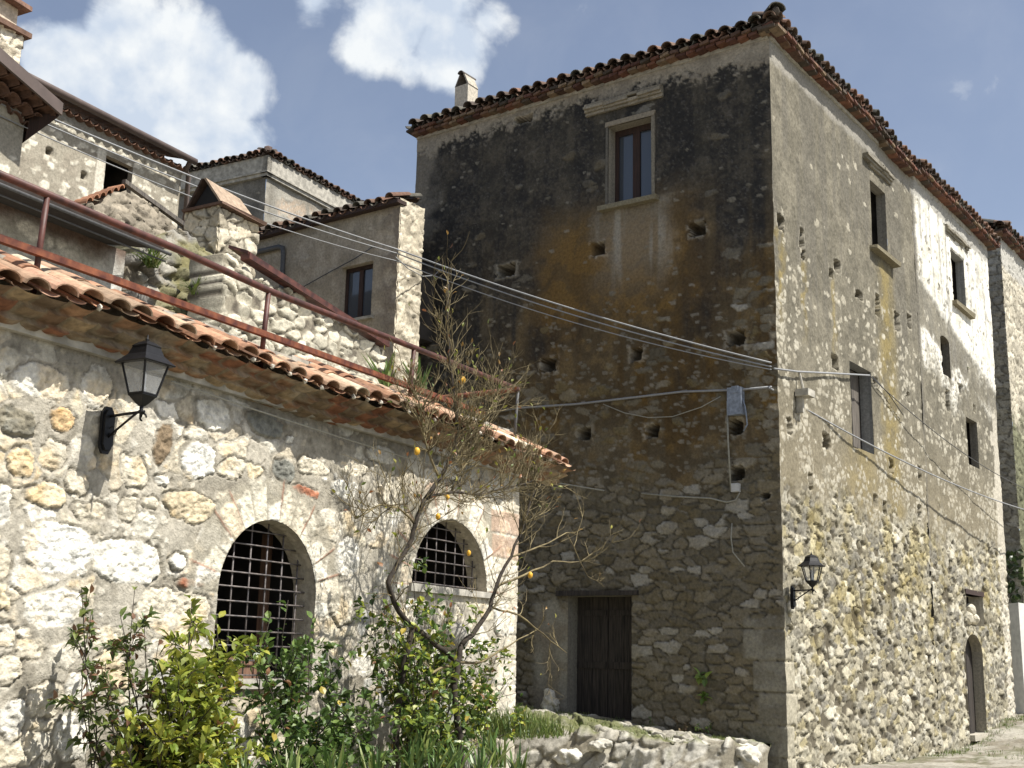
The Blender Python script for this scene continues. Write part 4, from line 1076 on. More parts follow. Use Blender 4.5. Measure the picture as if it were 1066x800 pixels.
roofsheet(mt_, [AF.p(.05, .12, 9.0), AF.p(3.8, .12, 9.0), AF.p(3.8, -.6, 9.2), AF.p(.05, -.6, 9.2)])
mt_.build('roof', M_tile, annex)
mb = MB(); fbox(mb, AF, -.05, 3.8, -.1, .13, 8.90, 8.965); mb.build('eave_board', M_framewood, annex)
mb = MB(); mb.tube([AF.p(3.7, .06, 8.66), AF.p(2.75, .06, 8.655), AF.p(2.66, .06, 8.62), AF.p(2.63, .06, 8.5), AF.p(2.62, .06, 7.5), AF.p(2.62, .06, 6)], .045, 10); mb.build('downpipe', M_wired, annex, True)

# -- grey plastered house with a hipped roof
HX = (-5.797, 27.0)
HL = Frame(HX, VC, NVC); HR = Frame(HX, UC, NC)
hip = thing('hip_roof_house', 'grey flaking plaster house with a hipped tile roof behind the leaning-tile chimney', 'house', HL.p(1.5, -1.5, 4))
sp1 = style_plaster((.22, .205, .175), (.15, .14, .12), (.4, .36, .28), 741, .03, dirt=.8)
sp2 = style_plaster((.34, .32, .27), (.27, .25, .205), (.52, .42, .31), 761, .0, dirt=.6)
def s2(S, Z):
    H, C = sp2(S, Z)
    n = fbm(S * 1.5, Z * 1.5, 771, 5)
    e, d1, R, _, _ = cells(S, Z, .28, .09, 775, jit=.3, wmin=.9, wmax=1.1)
    p = sm(.47, .53, n) * sm(.3, .6, S) * sm(12.35, 12.1, Z)
    C = lerp3(C, (.46, .35, .25), p * sm(.02, .1, e) * .6); C = lerp3(C, (.50, .47, .40), p * (1 - sm(0, .06, e)) * .6)
    return H - p * .02, C
wall('gable_wall', HL, 0, 2.8, 4, 12.95, .04, sp1, hip, material=M_rub)
wall('front_wall', HR, 0, 4.4, 4, 12.95, .04, s2, hip, material=M_rub)
mb = MB()
for (fr, L) in ((HL, 2.8), (HR, 4.4)):
    fbox(mb, fr, -.08, L, -.1, .08, 12.42, 12.50, (.3, .28, .24)); fbox(mb, fr, -.12, L, -.1, .12, 12.50, 12.54, (.34, .32, .27)); fbox(mb, fr, -.05, L, -.1, .05, 12.54, 12.94, (.23, .20, .165))
mb.build('cornice', M_conc, hip)
mt_ = MB()
for (fr, L) in ((HL, 2.8), (HR, 4.4)): eave(fr, -.1, L, 13.0, .14, .22, 2, mt_, None, r=.095, hip=True)
pk = HL.p(1.6, -2.2, 14.0)
roofsheet(mt_, [HL.p(-.1, .1, 13.02), HL.p(2.8, .1, 13.02), pk]); roofsheet(mt_, [HR.p(4.4, .1, 13.02), HR.p(-.1, .1, 13.02), pk])
mt_.blob(HL.p(-.04, .06, 13.08), .10, (.1, .07, .06), 1, .2)
mt_.build('roof', M_tile, hip)
# -- roof of a farther house just showing over it
DF = Frame((-5.011, 33.000, 13.995), UC, NC)
far = thing('distant_house', 'house far behind showing only a low tiled roof with pale edging', 'house', DF.p(1, 0, 4))
zt = 14.32
mb = MB(); mb.add([DF.p(-.6, 0, 4), DF.p(1.75, 0, 4), DF.p(1.75, 0, zt - .42), DF.p(-.6, 0, zt - .1)], [(0, 1, 2, 3)], (.3, .26, .2)); mb.add([DF.p(1.75, 0, 4), DF.p(1.75, -4, 4), DF.p(1.75, -4, zt - .4), DF.p(1.75, 0, zt - .42)], [(0, 1, 2, 3)], (.3, .26, .2)); mb.build('wall', M_rub, far)
mb = MB()
mb.box(DF.p(.15, -1.3, zt), UC * .75 - ZV * .03, NC * 1.5, ZV * .05, (.24, .13, .09)); mb.build('roof', M_tile, far)
mb = MB(); mb.box(DF.p(1.35, -1.3, zt - .22), UC * .5 - ZV * .21, NC * 1.48, ZV * .04, (.5, .5, .48)); mb.build('roof_edge', M_conc, far)

# -- house with the long brown eave
BF = Frame((-5.717, 17.0), UC, NC)
bh = thing('upper_house', 'plastered stone house with a small dark window under a long brown tile eave', 'house', BF.p(0, -1, 3.9))
BW = (-.37, .14, 7.55, 8.56, 0)
spb = style_plaster((.34, .31, .245), (.285, .255, .20), (.64, .60, .49), 801, .5, .15, .10, .25)
def sb(S, Z):
    H, C = spb(S, Z)
    C = lerp3(C, (.62, .58, .48), .8 * sm(-.54, -.52, S) * sm(-.36, -.38, S) * sm(8.68, 8.66, Z))
    for (a, b) in ((-1.35, 8.25), (-.72, 8.13)):
        m = sm(.055, .035, np.maximum(np.abs(S - a), np.abs(Z - b) * 1.1 + (fbm(S * 20, Z * 20, 811, 2) - .5) * .04)); H -= m * .2; C = lerp3(C, (.1, .08, .06), m)
    k = sm(8.75, 8.80, Z); C = lerp3(C, (.30, .29, .27), k)
    return H, C
wall('front_wall', BF, -4.5, 1.12, 4, 8.95, .024, sb, bh, [BW], M_rub)
mb = MB(); mb.add([BF.p(1.12, 0, 4), BF.p(1.12, -5, 4), BF.p(1.12, -5, 8.95), BF.p(1.12, 0, 8.95)], [(0, 1, 2, 3)], (.3, .27, .21)); mb.build('end_wall', M_rub, bh)
w = house_window(BF, BW, bh, .09, (.36, .31, .24), label='small unglazed window')
mt_ = MB()
i = -4.6
while i < 1.16:
    mt_.coppo(BF.p(i, .20, 8.99), (-NC + ZV * .30).normalized(), UC, ZV, .5, .085, .07, .015, 1, tcol((.13, .08, .06))); mt_.coppo(BF.p(i + .09, .10, 8.92), -NC, UC, ZV, .3, .085, .08, .015, -1, tcol((.15, .085, .06)))
    i += .18
roofsheet(mt_, [BF.p(-4.6, .15, 9.05), BF.p(1.2, .15, 9.05), BF.p(1.2, -3, 10.0), BF.p(-4.6, -3, 10.0)], (.15, .09, .07))
mt_.build('roof', M_tile, bh)
mb = MB(); mb.tube([BF.p(-4.6, .27, 8.99), BF.p(1.12, .27, 8.97)], .055, 8); mb.build('gutter', M_brownmetal, bh, True)
mb = MB(); mb.tube([BF.p(1.02, .26, 8.95), BF.p(1.10, .10, 8.85), BF.p(1.20, .07, 8.8), BF.p(1.20, .07, 6.2)], .04, 8); mb.build('downpipe', M_brownmetal, bh, True)

# -- house at the upper left edge with the sloping fascia
EF = Frame((-5.856, 13.5), UC, NC)
eh = thing('gabled_house', 'stone house at the upper left edge with a brown sloping fascia', 'house', EF.p(-1, -1, 3.9))
def top_a(S): return 7.92 - .295 * (S + .27) * 0 + .0 * S
wall('front_wall', EF, -3.6, .10, 3.9, 7.80, .024, style_plaster((.36, .33, .26), (.30, .275, .215), (.62, .58, .47), 841, .3, .17, .12, .3), eh, material=M_rub)
mb = MB(); mb.add([EF.p(.10, 0, 3.9), EF.p(.10, -1.7, 3.9), EF.p(.10, -1.7, 7.8), EF.p(.10, 0, 7.8)], [(0, 1, 2, 3)], (.26, .24, .19)); mb.build('end_wall', M_rub, eh)
def fz(s): return 7.77 - .30 * (s - .27)
mt_ = MB()
roofsheet(mt_, [EF.p(.27, .40, fz(.27)), EF.p(-3.8, .40, fz(-3.8)), EF.p(-3.8, -1.7, fz(-3.8)), EF.p(.27, -1.7, fz(.27))], (.16, .09, .06))
roofsheet(mt_, [EF.p(.27, .40, fz(.27) + .06), EF.p(-3.8, .40, fz(-3.8) + .06), EF.p(-3.8, -1.7, fz(-3.8) + .06), EF.p(.27, -1.7, fz(.27) + .06)], (.16, .09, .06))
i = -3.7
while i < .2:
    for (o, dz) in ((.36, -.02), (.20, -.10), (.05, -.18)):
        mt_.coppo(EF.p(i + RNG.uniform(-.01, .01), o, fz(i) + dz - .03), (-NC).normalized(), (UC - ZV * .3).normalized(), ZV, .3, .088, .078, .016, 1, tcol((.12, .07, .05)))
    i += .175
mt_.build('roof', M_tile, eh)
mb = MB(); mb.box(EF.p(-1.95, .425, fz(-1.95) + .03), (UC - ZV * .30) * 2.21, NC * .018, ZV * .075); mb.build('fascia', M_brownmetal, eh)
mb = MB(); mb.add([EF.p(.27, .40, fz(.27) - .01), EF.p(.12, .05, fz(.12) - .05), EF.p(.12, .02, 7.42), EF.p(.27, .36, fz(.27) - .05), EF.p(.14, -.05, 7.42), EF.p(.2, -1.2, 7.7)], [(0, 1, 2), (0, 2, 4, 3), (3, 4, 5)], (.03, .025, .02)); mb.build('eave_shade_board', M_framewood, eh)  # dark boards put in for the shaded wall end under the eave
# its stone chimney, behind the roof
CF = Frame((-6.153, 14.0), UC, NC)
mb = MB(); fbox(mb, CF, -.62, .02, -.5, 0, 8.0, 8.98, (.55, .5, .4))
wall_ch = thing('stone_stack', 'tall rubble chimney stack with a clay pot at the upper left corner', 'chimney', CF.p(-.3, -.25, 8.3))
stk = style_plain((.66, .61, .49), (.56, .50, .38), 861, .26, .14, 1, .05, (.36, .32, .25))
wall('front_face', CF, -.62, .02, 7.8, 8.98, .02, stk, wall_ch, material=M_rub)
wall('side_face', Frame(CF.p(.02, 0, 0), VC, UC), 0, .55, 7.8, 8.98, .02, stk, wall_ch, material=M_rub)
wall('near_face', Frame(CF.p(-.62, 0, 0), VC, NVC), 0, .55, 7.8, 8.98, .02, stk, wall_ch, material=M_rub)
mb = MB(); fbox(mb, CF, -.72, .10, -.62, .08, 8.98, 9.05, (.14, .085, .06), .008); mb.build('slab', M_tile, wall_ch)
mb = MB(); fbox(mb, CF, -.56, -.04, -.48, -.04, 9.05, 9.34, (.52, .44, .34), .008); mb.build('pot', M_tile, wall_ch)
mb = MB(); mb.box(CF.p(-.3, -.25, 9.37), UC * .36 - ZV * .02, NC * .34, ZV * .025, (.2, .12, .09), .008); mb.build('cap', M_tile, wall_ch)

# -- back wall of the terrace with a lean-to roof, dark box for the recess
KF = Frame((-3.634, 10.3), UC, NC)
tb = thing('lean_to', 'low lean-to roof with grey plastered wall along the back of the cottage terrace', 'lean-to', KF.p(-1, -.8, 3.7))
def skf(S, Z):
    H, C = style_plaster((.50, .49, .45), (.40, .39, .35), (.66, .64, .58), 881, .25, .26, .16, .5)(S, Z)
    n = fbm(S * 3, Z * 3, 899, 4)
    C = lerp3(C, (.10, .06, .04), .95 * sm(5.12, 5.28, Z + (n - .5) * .25))  # brown shadow under the lean-to roof, painted onto the wall top
    return H, C
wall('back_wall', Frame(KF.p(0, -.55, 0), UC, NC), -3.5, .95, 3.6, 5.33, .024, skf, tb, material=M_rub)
mb = MB(); mb.box(KF.p(-1.5, -.7, 5.42), UC * 2.2, NC * .75 - ZV * .16, ZV * .03, (.035, .028, .024)); mb.build('roof_sheet', M_tile, tb)
for (o, z, r) in ((.06, 5.23, .016), (.0, 5.17, .008)):
    mb = MB(); mb.tube([KF.p(-3.6, o, z), KF.p(.80, o, z - .02)], r, 8); mb.build('gutter', M_wired, tb, True)
mb = MB(); fbox(mb, Frame(KF.p(0, -.2, 0), UC, NC), -.45, .95, -.15, .12, 4.42, 4.62); tag(mb.build('dark_recess_box', M_framewood, None), 'dark box standing in for the recess at the back of the terrace', 'recess')  # dark wooden box put in to stand for the dark recess

# ================================================================== RUIN, STONE CHIMNEY, PARAPET
def lump_wall(name, fr, s0, s1, z0, top, seed, lean, parent, col=(.58, .54, .44), dark=.0, cw=.24, ch=.16, amp=.07, res=.02, mort=(.2, .175, .13), moss=0):
    ns = int((s1 - s0) / res) + 1; zmax = max(top(s0), top(s1), top((s0 + s1) / 2)); nz = int((zmax - z0) / res) + 1
    S, T = np.meshgrid(np.linspace(s0, s1, ns), np.linspace(0, 1, nz), indexing='ij')
    tp = np.vectorize(top)(S) + (fbm(S * 5, S * 0, seed + 3, 4) - .5) * .22
    Z = z0 + (tp - z0) * T
    e, d1, R, ox, oy = cells(S, Z, cw, ch, seed, wmin=.6, wmax=1.7)
    m = sm(.02, .10, e) * (R[0] > .06)
    rock = fbm(S * 9, Z * 9, seed + 5, 5); n = fbm(S * 1.6, Z * 1.6, seed + 7, 4)
    H = (n - .5) * .25 * (.4 if amp < .06 else 1) + m * (.01 + amp * .55 * R[1] + (rock - .5) * amp + (ox * (R[2] - .5) + oy * (R[3] - .5)) * amp * 1.6)
    C = lerp3(np.full(S.shape + (3,), mort), (.15, .13, .1), sm(.4, .6, rock))
    sc_ = np.array(col) * (.62 + .55 * R[2])[..., None]
    sc_ = lerp3(sc_, (.20, .19, .175), dark * sm(.3, .7, R[3]))
    C = lerp3(C, sc_, m)
    C = lerp3(C, C * .55, .6 * sm(.5, .66, rock))
    if moss: C = lerp3(C, (.14, .13, .035), moss * sm(.48, .6, n))
    P = np.array(fr.P) + S[..., None] * np.array(fr.u) + (H - lean * (Z - z0))[..., None] * np.array(fr.n)
    P[..., 2] += Z
    n0, n1 = S.shape; idx = np.arange(n0 * n1).reshape(n0, n1)
    q = [tuple(f) for f in np.stack([idx[:-1, :-1], idx[1:, :-1], idx[1:, 1:], idx[:-1, 1:]], -1).reshape(-1, 4)]
    V = list(P.reshape(-1, 3)); Cc = list(C.reshape(-1, 3)); b = len(V)
    for i in range(n0):                                        # thickness: the crest runs back
        p = P[i, -1]; V.append(tuple(p - np.array(fr.n) * .42 - np.array((0, 0, .05)))); Cc.append(tuple(C[i, -1]))
    for i in range(n0 - 1): q.append((idx[i, -1], idx[i + 1, -1], b + i + 1, b + i))
    for (i, j) in ((0, 1), (n0 - 1, 1)):                       # ends run back as well
        b2 = len(V)
        for k in range(n1): V.append(tuple(P[i, k] - np.array(fr.n) * .42)); Cc.append(tuple(C[i, k]))
        for k in range(n1 - 1): q.append((idx[i, k], idx[i, k + 1], b2 + k + 1, b2 + k))
    return raw(name, V, q, M_rub, parent, Cc, True)
RF = Frame((-3.263 + .33 * .873, 12.0 - .33 * .487), UC, NC)
o = lump_wall('ruined_wall', RF, -.85, .62, 3.7, lambda s: 5.62 + .25 * math.exp(-((s + .05) / .35) ** 2) - .12 * max(0, -s), 901, .22, None, dark=.9, amp=.12, cw=.2, ch=.15, moss=.65, col=(.34, .32, .27))
tag(o, 'dark tumbled heap of a ruined rubble wall with moss below the stone chimney', 'ruin')
def tiles_edge(mb, pts, a, up, step=.15, r=.07):
    P0, P1 = Vector(pts[0]), Vector(pts[1]); L = (P1 - P0).length; u = (P1 - P0) / L
    k = 0.
    while k < L:
        mb.coppo(P0 + u * k, a, u, up, .35, r, r * .85, .013, 1, tcol((.34, .17, .10))); k += step
# tile-edged mortared ramp beside it
SF = Frame((-4.331 + .85 * .873, 13.0 - .85 * .487), UC, NC)
rp = thing('mortared_ramp', 'sloping mortared rubble stub roof edged with broken tiles under the small window', 'roof stub', SF.p(.2, 0, 5.4))
lump_wall('rubble', SF, -.62, 1.05, 4.6, lambda s: (6.30 + .62 * (s + .5) if s < .02 else 6.66 - .27 * (s - .02)), 921, .45, rp, cw=.2, ch=.09, amp=.05, mort=(.17, .15, .115), col=(.27, .235, .18))
def rsf(s, z): return SF.p(s, -.45 * (z - 4.6) + .03, z)
mb = MB(); tiles_edge(mb, (rsf(-.62, 6.24), rsf(.02, 6.66)), (-NC + ZV * .2 + UC * .3).normalized(), ZV, .14); mb.build('tile_edge', M_tile, rp)
mb = MB(); a, b = rsf(.02, 6.74), rsf(1.05, 6.44); mb.box((a + b) / 2, (b - a) / 2, NC * .03, ZV * .025); mb.build('edge_board', M_greywood, rp)
# square stone chimney with two leaning tiles
QP = Vector((-3.233, 12.8, 0))
q1 = Frame(QP, UC, NC); q2 = Frame(QP, VC, NVC)
chm = thing('stone_chimney', 'square rubble stone chimney capped with two leaning terracotta tiles', 'chimney', q1.p(.3, -.25, 4.5))
stq = style_plain((.56, .51, .40), (.47, .41, .30), 941, .20, .15, 1, .05, (.20, .175, .13))
wall('front_face', q1, -.025, .62, 4.4, 6.36, .016, stq, chm, material=M_rub)
wall('near_face', q2, -.025, .50, 4.4, 6.42, .016, stq, chm, material=M_rub)
wall('far_face', Frame(q1.p(.62, 0, 0), VC, UC), 0, .50, 4.4, 6.36, .03, stq, chm, material=M_rub)
mb = MB(); mb.box(q1.p(.32, -.22, 6.385), UC * .37 - ZV * .012, NC * .30, ZV * .018, (.12, .075, .055), .010); mb.build('slab', M_tile, chm)
mb = MB()
e0, e1 = q1.p(.02, .02, 6.41), q1.p(.60, .02, 6.38)
mb.add([e0, e1, q1.p(.55, -.22, 6.69), q1.p(-.02, -.22, 6.74), e0 - NC * .03, e1 - NC * .03, q1.p(.55, -.25, 6.69), q1.p(-.02, -.25, 6.74)], [(0, 1, 2, 3), (7, 6, 5, 4), (0, 4, 5, 1), (1, 5, 6, 2), (2, 6, 7, 3), (3, 7, 4, 0)], (.31, .235, .17))
mb.build('leaning_tile', M_tile, chm)
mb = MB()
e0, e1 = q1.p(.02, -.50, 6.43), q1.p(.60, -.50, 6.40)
mb.add([e0, e1, q1.p(.55, -.26, 6.69), q1.p(-.02, -.26, 6.74), e0 - NC * .03, e1 - NC * .03, q1.p(.55, -.29, 6.69), q1.p(-.02, -.29, 6.74)], [(0, 1, 2, 3), (7, 6, 5, 4), (0, 4, 5, 1), (1, 5, 6, 2), (2, 6, 7, 3), (3, 7, 4, 0)], (.06, .04, .03))  # left tile coloured near black so the opening reads as dark
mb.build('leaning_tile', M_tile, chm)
mb = MB(); mb.add([q1.p(s_, o_, z_) for s_ in (.05, .54) for (o_, z_) in ((-.46, 6.42), (-.03, 6.42), (-.245, 6.69))], [(0, 1, 2), (5, 4, 3), (0, 3, 4, 1), (1, 4, 5, 2), (2, 5, 3, 0)], (.004, .004, .004)); mb.build('flue_shade', M_iron, chm)  # near-black block fills the gap, darkness of the opening put into colour
# parapet of the stair with a rusty coping
PF = Frame((-2.166, 12.6), UC, NC)
par = thing('stair_parapet', 'pale rubble stair parapet with a rusty sheet metal coping behind the railing', 'parapet', PF.p(0, -.2, 3.8))
lump_wall('rubble', PF, -1.35, 1.42, 3.7, lambda s: 5.36 - .128 * (s + 1.03), 961, 0, par, cw=.19, ch=.13, amp=.05, mort=(.25, .225, .17), col=(.56, .52, .41), res=.017)
mb = MB()
mb.box(PF.p(.16, .03, 5.275), UC * 1.22 - ZV * .163, NC * .06, ZV * .03, (.2, .08, .05), .004)
mb.box(PF.p(-.70, -.05, 5.44), UC * .38 - ZV * .075, NC * .13 - ZV * .05, ZV * .015, (.2, .08, .05), .004)
mb.build('coping', M_rail, par)

# ================================================================== FAR RIGHT HOUSE
XE = Vector((11.726, 28.5, 0))
e1, e2 = Frame(XE, UL, NL), Frame(XE, UR, NR)
xh = thing('corner_stone_house', 'rubble stone house with big quoins at the right edge beyond the whitewashed house', 'house', e1.p(.5, -.5, .8))
se = style_plain((.36, .345, .30), (.28, .265, .22), 981, .30, .16, 1, .06, (.17, .155, .125))
wall('shaded_wall', e1, -.03, 1.6, .6, 11.92, .03, se, xh, material=M_rub)
s3 = style_plain((.52, .48, .38), (.44, .40, .31), 991, .30, .16, 1, .06, (.25, .225, .17))
def s3b(S, Z):
    H, C = s3(S, Z); n = fbm(S * 2, Z * 2, 995, 4)
    C = lerp3(C, (.40, .39, .35), .9 * sm(11.1, 11.25, Z + (n - .5) * .2))
    C = lerp3(C, C * np.array((.22, .26, .16)), sm(8.2, 6.8, Z + (n - .5) * 2) * .85)  # lower wall darkened and greened to paint in the vine shade
    return H, C
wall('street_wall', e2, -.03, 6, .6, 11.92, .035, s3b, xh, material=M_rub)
mt_, mbk = MB(), MB()
eave(e1, -.25, 1.8, 12.1, .25, .3, 2, mt_, mbk, r=.13); eave(e2, -.25, 6, 12.1, .25, .3, 2, mt_, mbk, r=.13)
roofsheet(mt_, [e1.p(-.2, .2, 12.12), e1.p(1.8, .2, 12.12), e1.p(1.8, -4, 13.1), e2.p(6, -2, 13.1), e2.p(6, .2, 12.12)])
mt_.build('roof', M_tile, xh); mbk.build('brick_cornice', M_tile, xh)
# whitewashed step and buttress at the foot of the far house
mb = MB()
bt = (11.285, 28.000, 1.609); bt = Vector(bt)
for (dx, w_, z0, z1) in ((.0, .12, .3, 3.1), (.22, .16, .3, 2.35), (.55, .3, .3, 1.72), (1.2, .5, .3, 1.2)):
    mb.box((bt.x + dx, bt.y + .05 * dx, (z0 + z1) / 2), (w_, .05, 0), (-.1, .35, 0), (0, 0, (z1 - z0) / 2), (.7, .7, .66), .02, .93)
tag(mb.build('white_buttress', M_white, None), 'stepped whitewashed buttress at the foot of the street beyond the arched door', 'buttress')

# ================================================================== CABLES
def catenary(a, b, sag, n=24):
    a = Vector(a); b = Vector(b); return [a.lerp(b, i / n) - ZV * sag * 4 * (i / n) * (1 - i / n) for i in range(n + 1)]
def cable(pts, r, m, label, cat='cable', group=None, name='power_cable'):
    mb = MB(); mb.tube(pts, r * .82, 6); return tag(mb.build(name, m, None, True), label, cat, group)
AB = AF.p(-.02, .07, 8.03)
G = 'overhead cables strung between the houses'
q1_ = (3.645, 16.945, 5.779)
cable(catenary((-6.525, 12.500, 7.866), AB + ZV * .08, .12) + catenary(AB + ZV * .08, q1_, .10)[1:], .016, M_wire, 'uppermost of three pale cables from the upper left to the dark house corner', group=G)
cable(catenary((-6.515, 12.500, 7.786), AB + ZV * .01, .16) + catenary(AB + ZV * .01, (3.644, 16.946, 5.723), .13)[1:], .013, M_wire, 'middle one of three pale cables from the upper left to the dark house corner', group=G)
cable(catenary((-6.498, 12.500, 7.650), AB - ZV * .12, .20) + catenary(AB - ZV * .12, (3.643, 16.947, 5.682), .16)[1:], .010, M_wire, 'lowest and thinnest of three pale cables from the upper left to the dark house', group=G)
cable([(-1.873, 18.594, 7.759), (-1.702, 18.964, 7.693), (-1.524, 19.699, 7.801), (-1.358, 20.073, 7.940), (-1.276, 20.261, 8.105)], .010, M_wire, 'short slack loop of cable hanging at the ragged corner of the annex', group=G)
cable([(3.644, 16.765, 5.653), (4.113, 17.397, 5.770), (5.009, 18.667, 6.058), (5.898, 19.912, 6.336)], .018, M_wire, 'thick pale cable along the sunlit face to the middle window', group=G)
cable(catenary((5.898, 19.912, 6.336), (11.683, 27.000, 5.404), .25), .009, M_wired, 'thin dark wire from the middle window down to the right edge', group=G)
cable(catenary((3.609, 16.946, 5.418), (11.757, 27.000, 4.962), .22), .016, M_wire, 'lower grey cable from the house corner across the sunlit face to the right edge', group=G)
cable([(-0.272, 19.855, 5.567), (0.117, 19.561, 5.580), (1.010, 18.914, 5.531), (1.848, 18.308, 5.529), (2.507, 17.831, 5.529), (3.256, 17.289, 5.457), (3.638, 16.951, 5.433)], .020, M_wire, 'grey cable stapled across the dark shaded wall to its corner', group=G)
cable([(1.408, 18.626, 5.480), (1.711, 18.395, 5.306), (2.047, 18.151, 5.192), (2.375, 17.914, 5.168), (2.758, 17.637, 5.264), (3.010, 17.467, 5.391)], .009, M_wirew, 'thin yellowish wire sagging below the stapled cable on the dark wall', group=G)
cable([(3.097, 17.416, 5.312), (3.101, 17.413, 4.723), (3.127, 17.394, 4.005)], .016, M_wirew, 'upright pale conduit running down the dark wall near its corner', 'conduit', name='conduit')
cable([(3.132, 17.391, 3.557), (3.117, 17.401, 3.356), (3.136, 17.375, 3.153), (3.275, 17.275, 2.949)], .011, M_wirew, 'lower loose end of conduit on the dark wall above the corner stones', 'conduit', name='conduit')
cable([(1.956, 18.242, 4.063), (2.371, 17.942, 3.991), (2.871, 17.580, 3.927), (3.065, 17.440, 3.859), (3.185, 17.352, 3.878), (3.234, 17.317, 3.983)], .014, M_wirew, 'pale conduit along the dark wall bending up into the small junction box', 'conduit', name='conduit')
cable([(0.449, 19.012, 4.340), (1.430, 18.623, 4.146)], .014, M_wirew, 'straight pale rod between the cottage eave and the dark wall', 'conduit', name='conduit')
cable([(3.254, 17.278, 5.455), (3.319, 17.218, 5.178), (3.339, 17.204, 4.940), (3.292, 17.250, 4.851)], .014, M_bluebox, 'bluish cable looping beside the wall box on the dark wall', group=G)
cable([(6.835, 21.190, 5.947), (6.422, 20.620, 6.192), (5.969, 19.994, 6.340)], .010, M_wired, 'short dark wire slanting down from the middle window on the sunlit face', group=G)
cable([AF.p(2.55, .04, 7.78), AF.p(2.1, .04, 7.82), AF.p(1.5, .04, 7.98), AF.p(.9, .04, 8.13), AF.p(.5, .04, 8.27)], .012, M_wired, 'dark wire across the beige annex wall above its window', group=G)
cable([CT.p(.45, .06, 3.30), CT.p(1.2, .06, 3.27), CT.p(2.2, .06, 3.24), CT.p(3.0, .07, 3.22), CT.p(3.8, .06, 3.22), CT.p(4.6, .06, 3.2)], .008, M_wirew, 'brown wire fixed under the cottage eave right of the large lantern', group=G)
mb = MB(); mb.box((3.203, 17.315, 5.293), UL * .11, NL * .05, ZV * .20, (0, 0, 0), .006); mb.box((3.201, 17.291, 5.456), UL * .05, NL * .04, ZV * .05, (0, 0, 0)); tag(mb.build('wall_box', M_bluebox, None), 'bluish tin box on the dark wall where the cables meet', 'electric box')
mb = MB()
for (dz, k) in ((0, 1),): mb.box((3.187, 17.345, 4.054), UL * .055, NL * .04, ZV * .06); mb.box((3.178, 17.298, 4.047), UL * .048, NL * .006, ZV * .052)
tag(mb.build('junction_box', M_plastic, None), 'small pale junction box at the bend of the conduit on the dark wall', 'electric box')
mb = MB(); mb.box((4.235, 17.479, 5.465), UR * .13, NR * .10, ZV * .05); mb.box((4.161, 17.479, 5.307), UR * .025, NR * .05, ZV * .13); mb.tube([(4.166, 17.504, 5.782), (4.209, 17.477, 5.535)], .02, 6)
tag(mb.build('cable_bracket', M_conc, None), 'grey cable bracket with a stub below on the sunlit face near the corner', 'bracket')

# ================================================================== PLANTS
def V3(p): return Vector(p)
def rvec(): 
    while True:
        v = Vector((RNG.uniform(-1, 1), RNG.uniform(-1, 1), RNG.uniform(-1, 1)))
        if .05 < v.length < 1: return v.normalized()
def jcol(cols, v=.2):
    c = RNG.choice(cols); k = RNG.uniform(1 - v, 1 + v); return tuple(x * k for x in c)
def bend(a, b, n=6, wob=.06, lift=0):
    a = Vector(a); b = Vector(b); L = (b - a).length; pts = []
    o1, o2 = rvec() * wob * L, rvec() * wob * L
    for i in range(n + 1):
        t = i / n; pts.append(a.lerp(b, t) + (o1 * math.sin(math.pi * t) + o2 * math.sin(2 * math.pi * t)) + ZV * lift * L * math.sin(math.pi * t))
    return pts
def shrub(name, label, base, tops, leafcols, L, W, per, spread, stemcol=M_bark, leafmat=None, droop=.2, whorl=5, subs=4, sublen=.25, rad=.008, low=.12):
    """stems from the base to each top, side shoots, leaves set along the shoots"""
    t = thing(name, label, 'shrub', base)
    st, lf = MB(), MB()
    for tp in tops:
        b = Vector(base) + Vector((RNG.uniform(-.12, .12), RNG.uniform(-.10, .10), 0))
        pts = bend(b, tp, 8, .05, .02)
        st.tube(pts, [rad * (1 - .7 * i / 8) for i in range(9)], 5)
        axes = [(pts, .0)]
        for k in range(subs):
            i = RNG.randrange(2, 8)
            d = (rvec() + ZV * .55); e = pts[i] + d.normalized() * sublen * RNG.uniform(.5, 1.25)
            q = bend(pts[i], e, 5, .08); st.tube(q, [rad * .5 * (1 - .6 * j / 5) for j in range(6)], 4); axes.append((q, 1))
        for (q, kind) in axes:
            n = int(per * (1.4 if kind == 0 else 1))
            for m in range(n):
                f = RNG.uniform(low if kind else .2, 1) ** .8
                x = f * (len(q) - 1); i = min(int(x), len(q) - 2); p = q[i].lerp(q[i + 1], x - i)
                ax = (q[i + 1] - q[i]).normalized()
                d = (rvec() + ax * .5 + ZV * .15).normalized()
                nrm = (ZV * 1.0 + Vector(SDIR) * .4 + rvec() * .7).normalized()
                lf.leaf(p + d * RNG.uniform(0, spread), d, nrm, L * (q9 := RNG.choice((.45, .7, .85, 1, 1, 1.15, 1.3)) * RNG.uniform(.85, 1.15)), W * q9 * RNG.uniform(.75, 1.15), (jcol(leafcols) if RNG.random() > .03 else jcol([(.35, .27, .04), (.22, .11, .05)])), RNG.uniform(-.1, .5), droop * RNG.uniform(-.6, 2.4))
    st.build('stems', stemcol, t, True); lf.build('foliage', leafmat or M_leaf, t)
    return t
GY = [(.22, .26, .035), (.17, .22, .03), (.28, .30, .04), (.13, .18, .025), (.33, .33, .05), (.20, .23, .04)]
GD = [(.06, .11, .025), (.08, .14, .03), (.045, .085, .02), (.105, .165, .035), (.13, .19, .045)]
GR = [(.08, .12, .03), (.11, .15, .035), (.06, .095, .025), (.14, .17, .04), (.10, .13, .03), (.16, .085, .05)]
